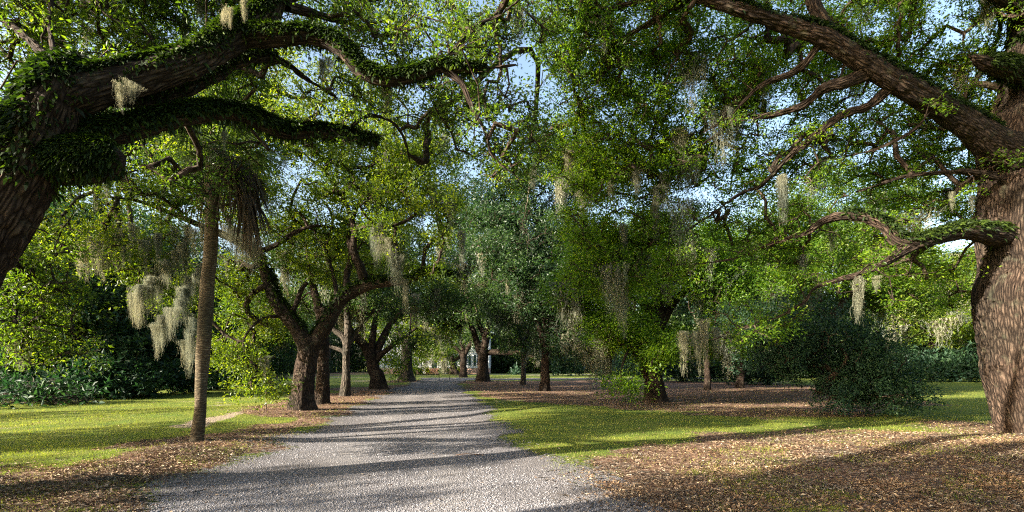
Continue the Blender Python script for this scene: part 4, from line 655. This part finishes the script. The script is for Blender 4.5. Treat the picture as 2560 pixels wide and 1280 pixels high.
# --- trees left of the frame: they stripe the lawn with shade
for label, x0, y0, h0, sp, r, od in [('shade tree standing beyond the left end of the lawn', -24, 4, 8, 2.2, .25, 1.0), ('taller shade tree farther off beyond the left end of the lawn', -34, -2, 11, 3.4, .3, 1.1), ('shade tree behind the left end of the leaf litter', -21.5, -3.5, 9, 2.8, .3, .8), ('slim shade tree between the lawn and the left wood', -28, 9.5, 7, 1.8, .2, 1.0)]:
    bl = [((x0, y0, h0*.8), (sp, sp, h0*.2), od), ((x0+1, y0-1, h0*.55), (sp*.8, sp*.8, 1.2), od*.6)]
    oak(label, [(x0, y0, -.1, r*1.2), (x0, y0, 1.5, r), (x0+.3, y0, 3.2, r*.8), (x0+.2, y0, h0*.6, r*.5), (x0, y0, h0*.8, r*.2)],
        [[(x0+.2, y0, 3, r*.6), (x0+1.4, y0-1, 4.6, r*.35), (x0+2.5, y0-1.5, 6, r*.15)], [(x0+.2, y0, 3.4, r*.6), (x0-1.5, y0+.8, 5.2, r*.35), (x0-2.4, y0+1.2, 6.8, r*.15)]], bl, leaf=.2, npc=90, cr=.7, gap=.42, mat=M_leafT, moss=0, far=True, sides=16, step=.2, group='shade trees left of the lawn', name='shade_tree')
oak('unseen broad oak added left of the litter to shade the drive', [(-18, 6.2, -.2, .6), (-18, 6.2, .5, .5), (-17.8, 6.2, 2, .42), (-17.4, 6.3, 3.6, .38), (-17.2, 6.4, 5, .25), (-17, 6.5, 7, .12)],  # out of view, added so its crown dapples the drive and right lawn
    [[(-17.5, 6.2, 3.2, .3), (-16.4, 4.6, 5, .22), (-15.6, 2.6, 6.4, .14), (-15.4, .4, 7.2, .06)], [(-17.4, 6.3, 3.4, .3), (-16.6, 8.2, 5.2, .22), (-16.2, 11, 6.6, .16), (-16, 14, 7.6, .08)], [(-17.4, 6.3, 3.8, .26), (-15.4, 6.6, 5.6, .18), (-13.6, 7, 7.2, .1)], [(-17.5, 6.2, 3.5, .26), (-19.4, 5.6, 5.4, .2), (-21.5, 5, 7, .1)]],
    [((-17.5, 3.2, 8.2), (2.0, 1.0, 1.0), 1.0), ((-16, 6.8, 8.2), (3.2, 2.6, 1.4), 1.6), ((-16.3, 12, 8.2), (3.0, 2.8, 1.3), 1.5), ((-19, 9, 9.2), (2.4, 2.6, 1.3), 1.0), ((-21.5, 3.2, 9.8), (3.2, 2.0, 1.0), 1.8), ((-23.5, .6, 9.7), (2.8, 1.3, .9), 1.7), ((-18, 16.4, 8.6), (2.6, 1.8, 1.1), 1.0)],
    leaf=.12, npc=110, cr=.5, gap=.40, gs=.7, mat=M_leafY, sides=40, ridge=.03, moss=0, step=.1, group=AV)
oak('oak beyond the near left corner whose trunk shadow crosses the leaf litter', [(-8.6, 1.1, -.2, .75), (-8.6, 1.1, .5, .62), (-8.5, 1.0, 2, .55), (-8.2, .9, 3.5, .5), (-8.0, .8, 5, .35), (-7.8, .7, 7, .2)],
    [[(-8.3, 1, 3, .4), (-7.2, .2, 4.6, .3), (-5.5, -1.2, 5.6, .22), (-3.5, -2.2, 6.4, .12)], [(-8.3, 1, 3.2, .35), (-9.5, -.6, 5.0, .28), (-11, -2.4, 6.2, .2), (-12.5, -4, 7, .08)], [(-8.1, 1, 3.6, .3), (-7.4, 1.8, 5.2, .25), (-6.5, 2.6, 6.8, .16), (-5, 3, 8.2, .06)]],
    [((-14, -3.8, 7.6), (3.2, 1.4, 1.2), 2.4), ((-8, -3.2, 7.6), (3.4, 1.4, 1.2), 1.8), ((-4, -2.5, 7.2), (2.6, 2.0, 1.2), 1.5), ((-12, -3.0, 7.4), (3, 2.2, 1.3), 1.5), ((-7, -4.5, 8.0), (4, 3, 1.6), 1.3)],  # unseen crown clumps, placed so their shade falls on the near right litter
    leaf=.1, npc=110, cr=.42, gap=.38, gs=.7, mat=M_leafY, sides=48, ridge=.03, moss=0, step=.08, group=AV)

# --- loose stuff on the ground
def scatter(n, y0=4.6, y1=40, xl=-300, xr=2900, pw=1.):
    "ground points that thin out with distance"
    t = RNG.random(n)**pw; py = CZ*F/y1+(CZ*F/y0-CZ*F/y1)*t; Y = CZ*F/py; px = RNG.uniform(xl, xr, n); return (px-CX)/F*Y, Y
# grass
x, y = scatter(420000, 4.4, 45); lit, dirt = masks(x, y); rd = road_d(x, y); pn = fbm2(x*1.3, y*1.3, 61)
pr = (1-.93*lit)*(1-.7*dirt)*sstep(-.15, .5, rd+(pn-.5)*.9); tuft = lit*sstep(.48, .66, pn)*.75; keep = (RNG.random(len(x)) < np.maximum(pr, tuft*sstep(0, .4, rd))*(.35+.65*sstep(.3, .6, fbm2(x*2.5, y*2.5, 63))))
x, y = x[keep], y[keep]; n_ = len(x); sc = .55+.045*y; p = np.column_stack([x, y, hgt(x, y)-.005]); d = nrm(RNG.normal(size=(n_, 3))*np.array([.55, .55, .2])+np.array([0, 0, 1.])); h_ = (.028+.035*RNG.random(n_))*np.minimum(sc, 1.3)
s = nrm(np.cross(d, rdir(n_)))*(.0032*sc*1.3)[:, None]; tip = p+d*h_[:, None]+RNG.normal(size=(n_, 3))*.008
V = np.stack([p-s, p+s, tip], 1).reshape(-1, 3); g_ = mesh('grass', V, np.arange(n_*3).reshape(-1, 3), M_grassb, fattr={'rnd': np.clip(RNG.random(n_)*.7+.3*fbm2(x*.6, y*.6, 64), 0, 1)})
tag(g_, 'short patchy lawn grass on both sides of the drive', 'grass', kind='stuff')
# fallen leaves
x, y = scatter(620000, 4.4, 48); lit, dirt = masks(x, y); rd = road_d(x, y)
pr = np.maximum(lit*.95, .035+.12*dirt)*sstep(-.5, .3, rd)+.006*(rd < .2); cl = (.2+.9*sstep(.32, .62, fbm2(x*2.2, y*2.2, 66)))*(.45+.75*sstep(.35, .55, fbm2(x*.55, y*.8, 67))); keep = RNG.random(len(x)) < pr*cl
x, y = x[keep], y[keep]; n_ = len(x); L = (.016+.052*RNG.random(n_)**1.8)*(.8+.025*y); p = np.column_stack([x, y, hgt(x, y)+.004+.02*RNG.random(n_)])
d = nrm(RNG.normal(size=(n_, 3))*np.array([1, 1, .22])); nr = nrm(np.array([0, 0, 1.])+RNG.normal(size=(n_, 3))*.35); nr = nrm(nr-d*(nr*d).sum(1, keepdims=True)); V, Fc = leafquads(p, d, nr, L, L*.42, .35)
g_ = mesh('leaf_litter', V, Fc, M_litter, fattr={'rnd': RNG.random(n_)}); tag(g_, 'brown fallen oak leaves scattered over the ground', 'leaf litter', kind='stuff')
# fallen twigs
x, y = scatter(9000, 4.6, 30); lit, dirt = masks(x, y); k_ = (RNG.random(len(x)) < lit*.35+.03) & (road_d(x, y) > -.6); x, y = x[k_], y[k_]; ch = []; rr = []
for a_, b_, z_ in zip(x, y, hgt(x, y)):
    th = random.random()*6.28; L_ = random.uniform(.06, .32); q = np.array([a_, b_, z_+.02]); v_ = np.array([math.cos(th), math.sin(th), random.uniform(-.02, .12)])*L_; ch.append(np.array([q, q+v_*.5+RNG.normal(size=3)*.012, q+v_])); rr.append(np.array([.005, .0045, .002])*(.7+.05*b_))
V, Fc, bc = tubes(ch, rr, 4); g_ = mesh('fallen_twigs', V, Fc, M_barkG, vattr={'bc': bc}); tag(g_, 'thin grey twigs dropped among the fallen leaves', 'twigs', kind='stuff')
# loose stones of the gravel
m, n, l, out = newmat('gravel stones'); c = ramp(n, l, attr(n, 'rnd').outputs['Fac'], [(0, (.12, .115, .12)), (.5, (.19, .183, .187)), (1, (.28, .27, .275))]); b = prin(n, l, c, .8, .25); l.new(b.outputs[0], out.inputs[0])
x, y = scatter(140000, 4.4, 20, 0, 2100); rd = road_d(x, y); trk = np.exp(-((np.abs(x-np.interp(y, rdy, rdx))-.8)/.38)**2); keep = (rd < .5) & (RNG.random(len(x)) < (1-sstep(-1.0, .5, rd)*.92)*(1-.6*trk)*(.4+.9*sstep(.35, .6, fbm2(x*.6, y*.6, 93)))); x, y = x[keep], y[keep]; n_ = len(x)
r_ = (.004+.008*RNG.random(n_)**2)*(.8+.05*y); oc = np.array([[1, 0, 0], [0, 1, 0], [-1, 0, 0], [0, -1, 0], [0, 0, 1]]); V = oc[None]*(r_[:, None, None]*(.6+.8*RNG.random((n_, 5, 1)))); an = RNG.random(n_)*6.28; ca, sa = np.cos(an)[:, None], np.sin(an)[:, None]
V = np.stack([V[..., 0]*ca-V[..., 1]*sa, V[..., 0]*sa+V[..., 1]*ca, V[..., 2]*.8], -1)+np.column_stack([x, y, hgt(x, y)+.013])[:, None]
f5 = np.array([[0, 1, 4], [1, 2, 4], [2, 3, 4], [3, 0, 4]]); g_ = mesh('loose_gravel', V.reshape(-1, 3), (np.arange(n_)[:, None, None]*5+f5).reshape(-1, 3), m, fattr={'rnd': np.repeat(RNG.random(n_), 4)})
tag(g_, 'loose grey stones of the gravel drive', 'gravel', kind='stuff')
# fallen twig on the drive
X0, Y0 = gw(1180, 1135); tw = thing('fallen_twig', 'small dark fallen twig lying on the gravel drive', 'twig', None, (X0, Y0, float(hgt(X0, Y0))+.02)); ch = [np.array([[-.3, 0, 0], [-.1, .03, .02], [.1, .0, .01], [.28, .05, .02]]), np.array([[-.05, .02, .02], [.05, .12, .03], [.15, .2, .02]]), np.array([[.05, .0, .02], [.15, -.08, .03], [.2, -.1, .01]])]
V, Fc, bc = tubes(ch, [np.array([.009, .008, .006, .003]), np.array([.006, .004, .002]), np.array([.005, .003, .002])], 6); mesh('wood', V, Fc, M_wood, tw, smooth=True)
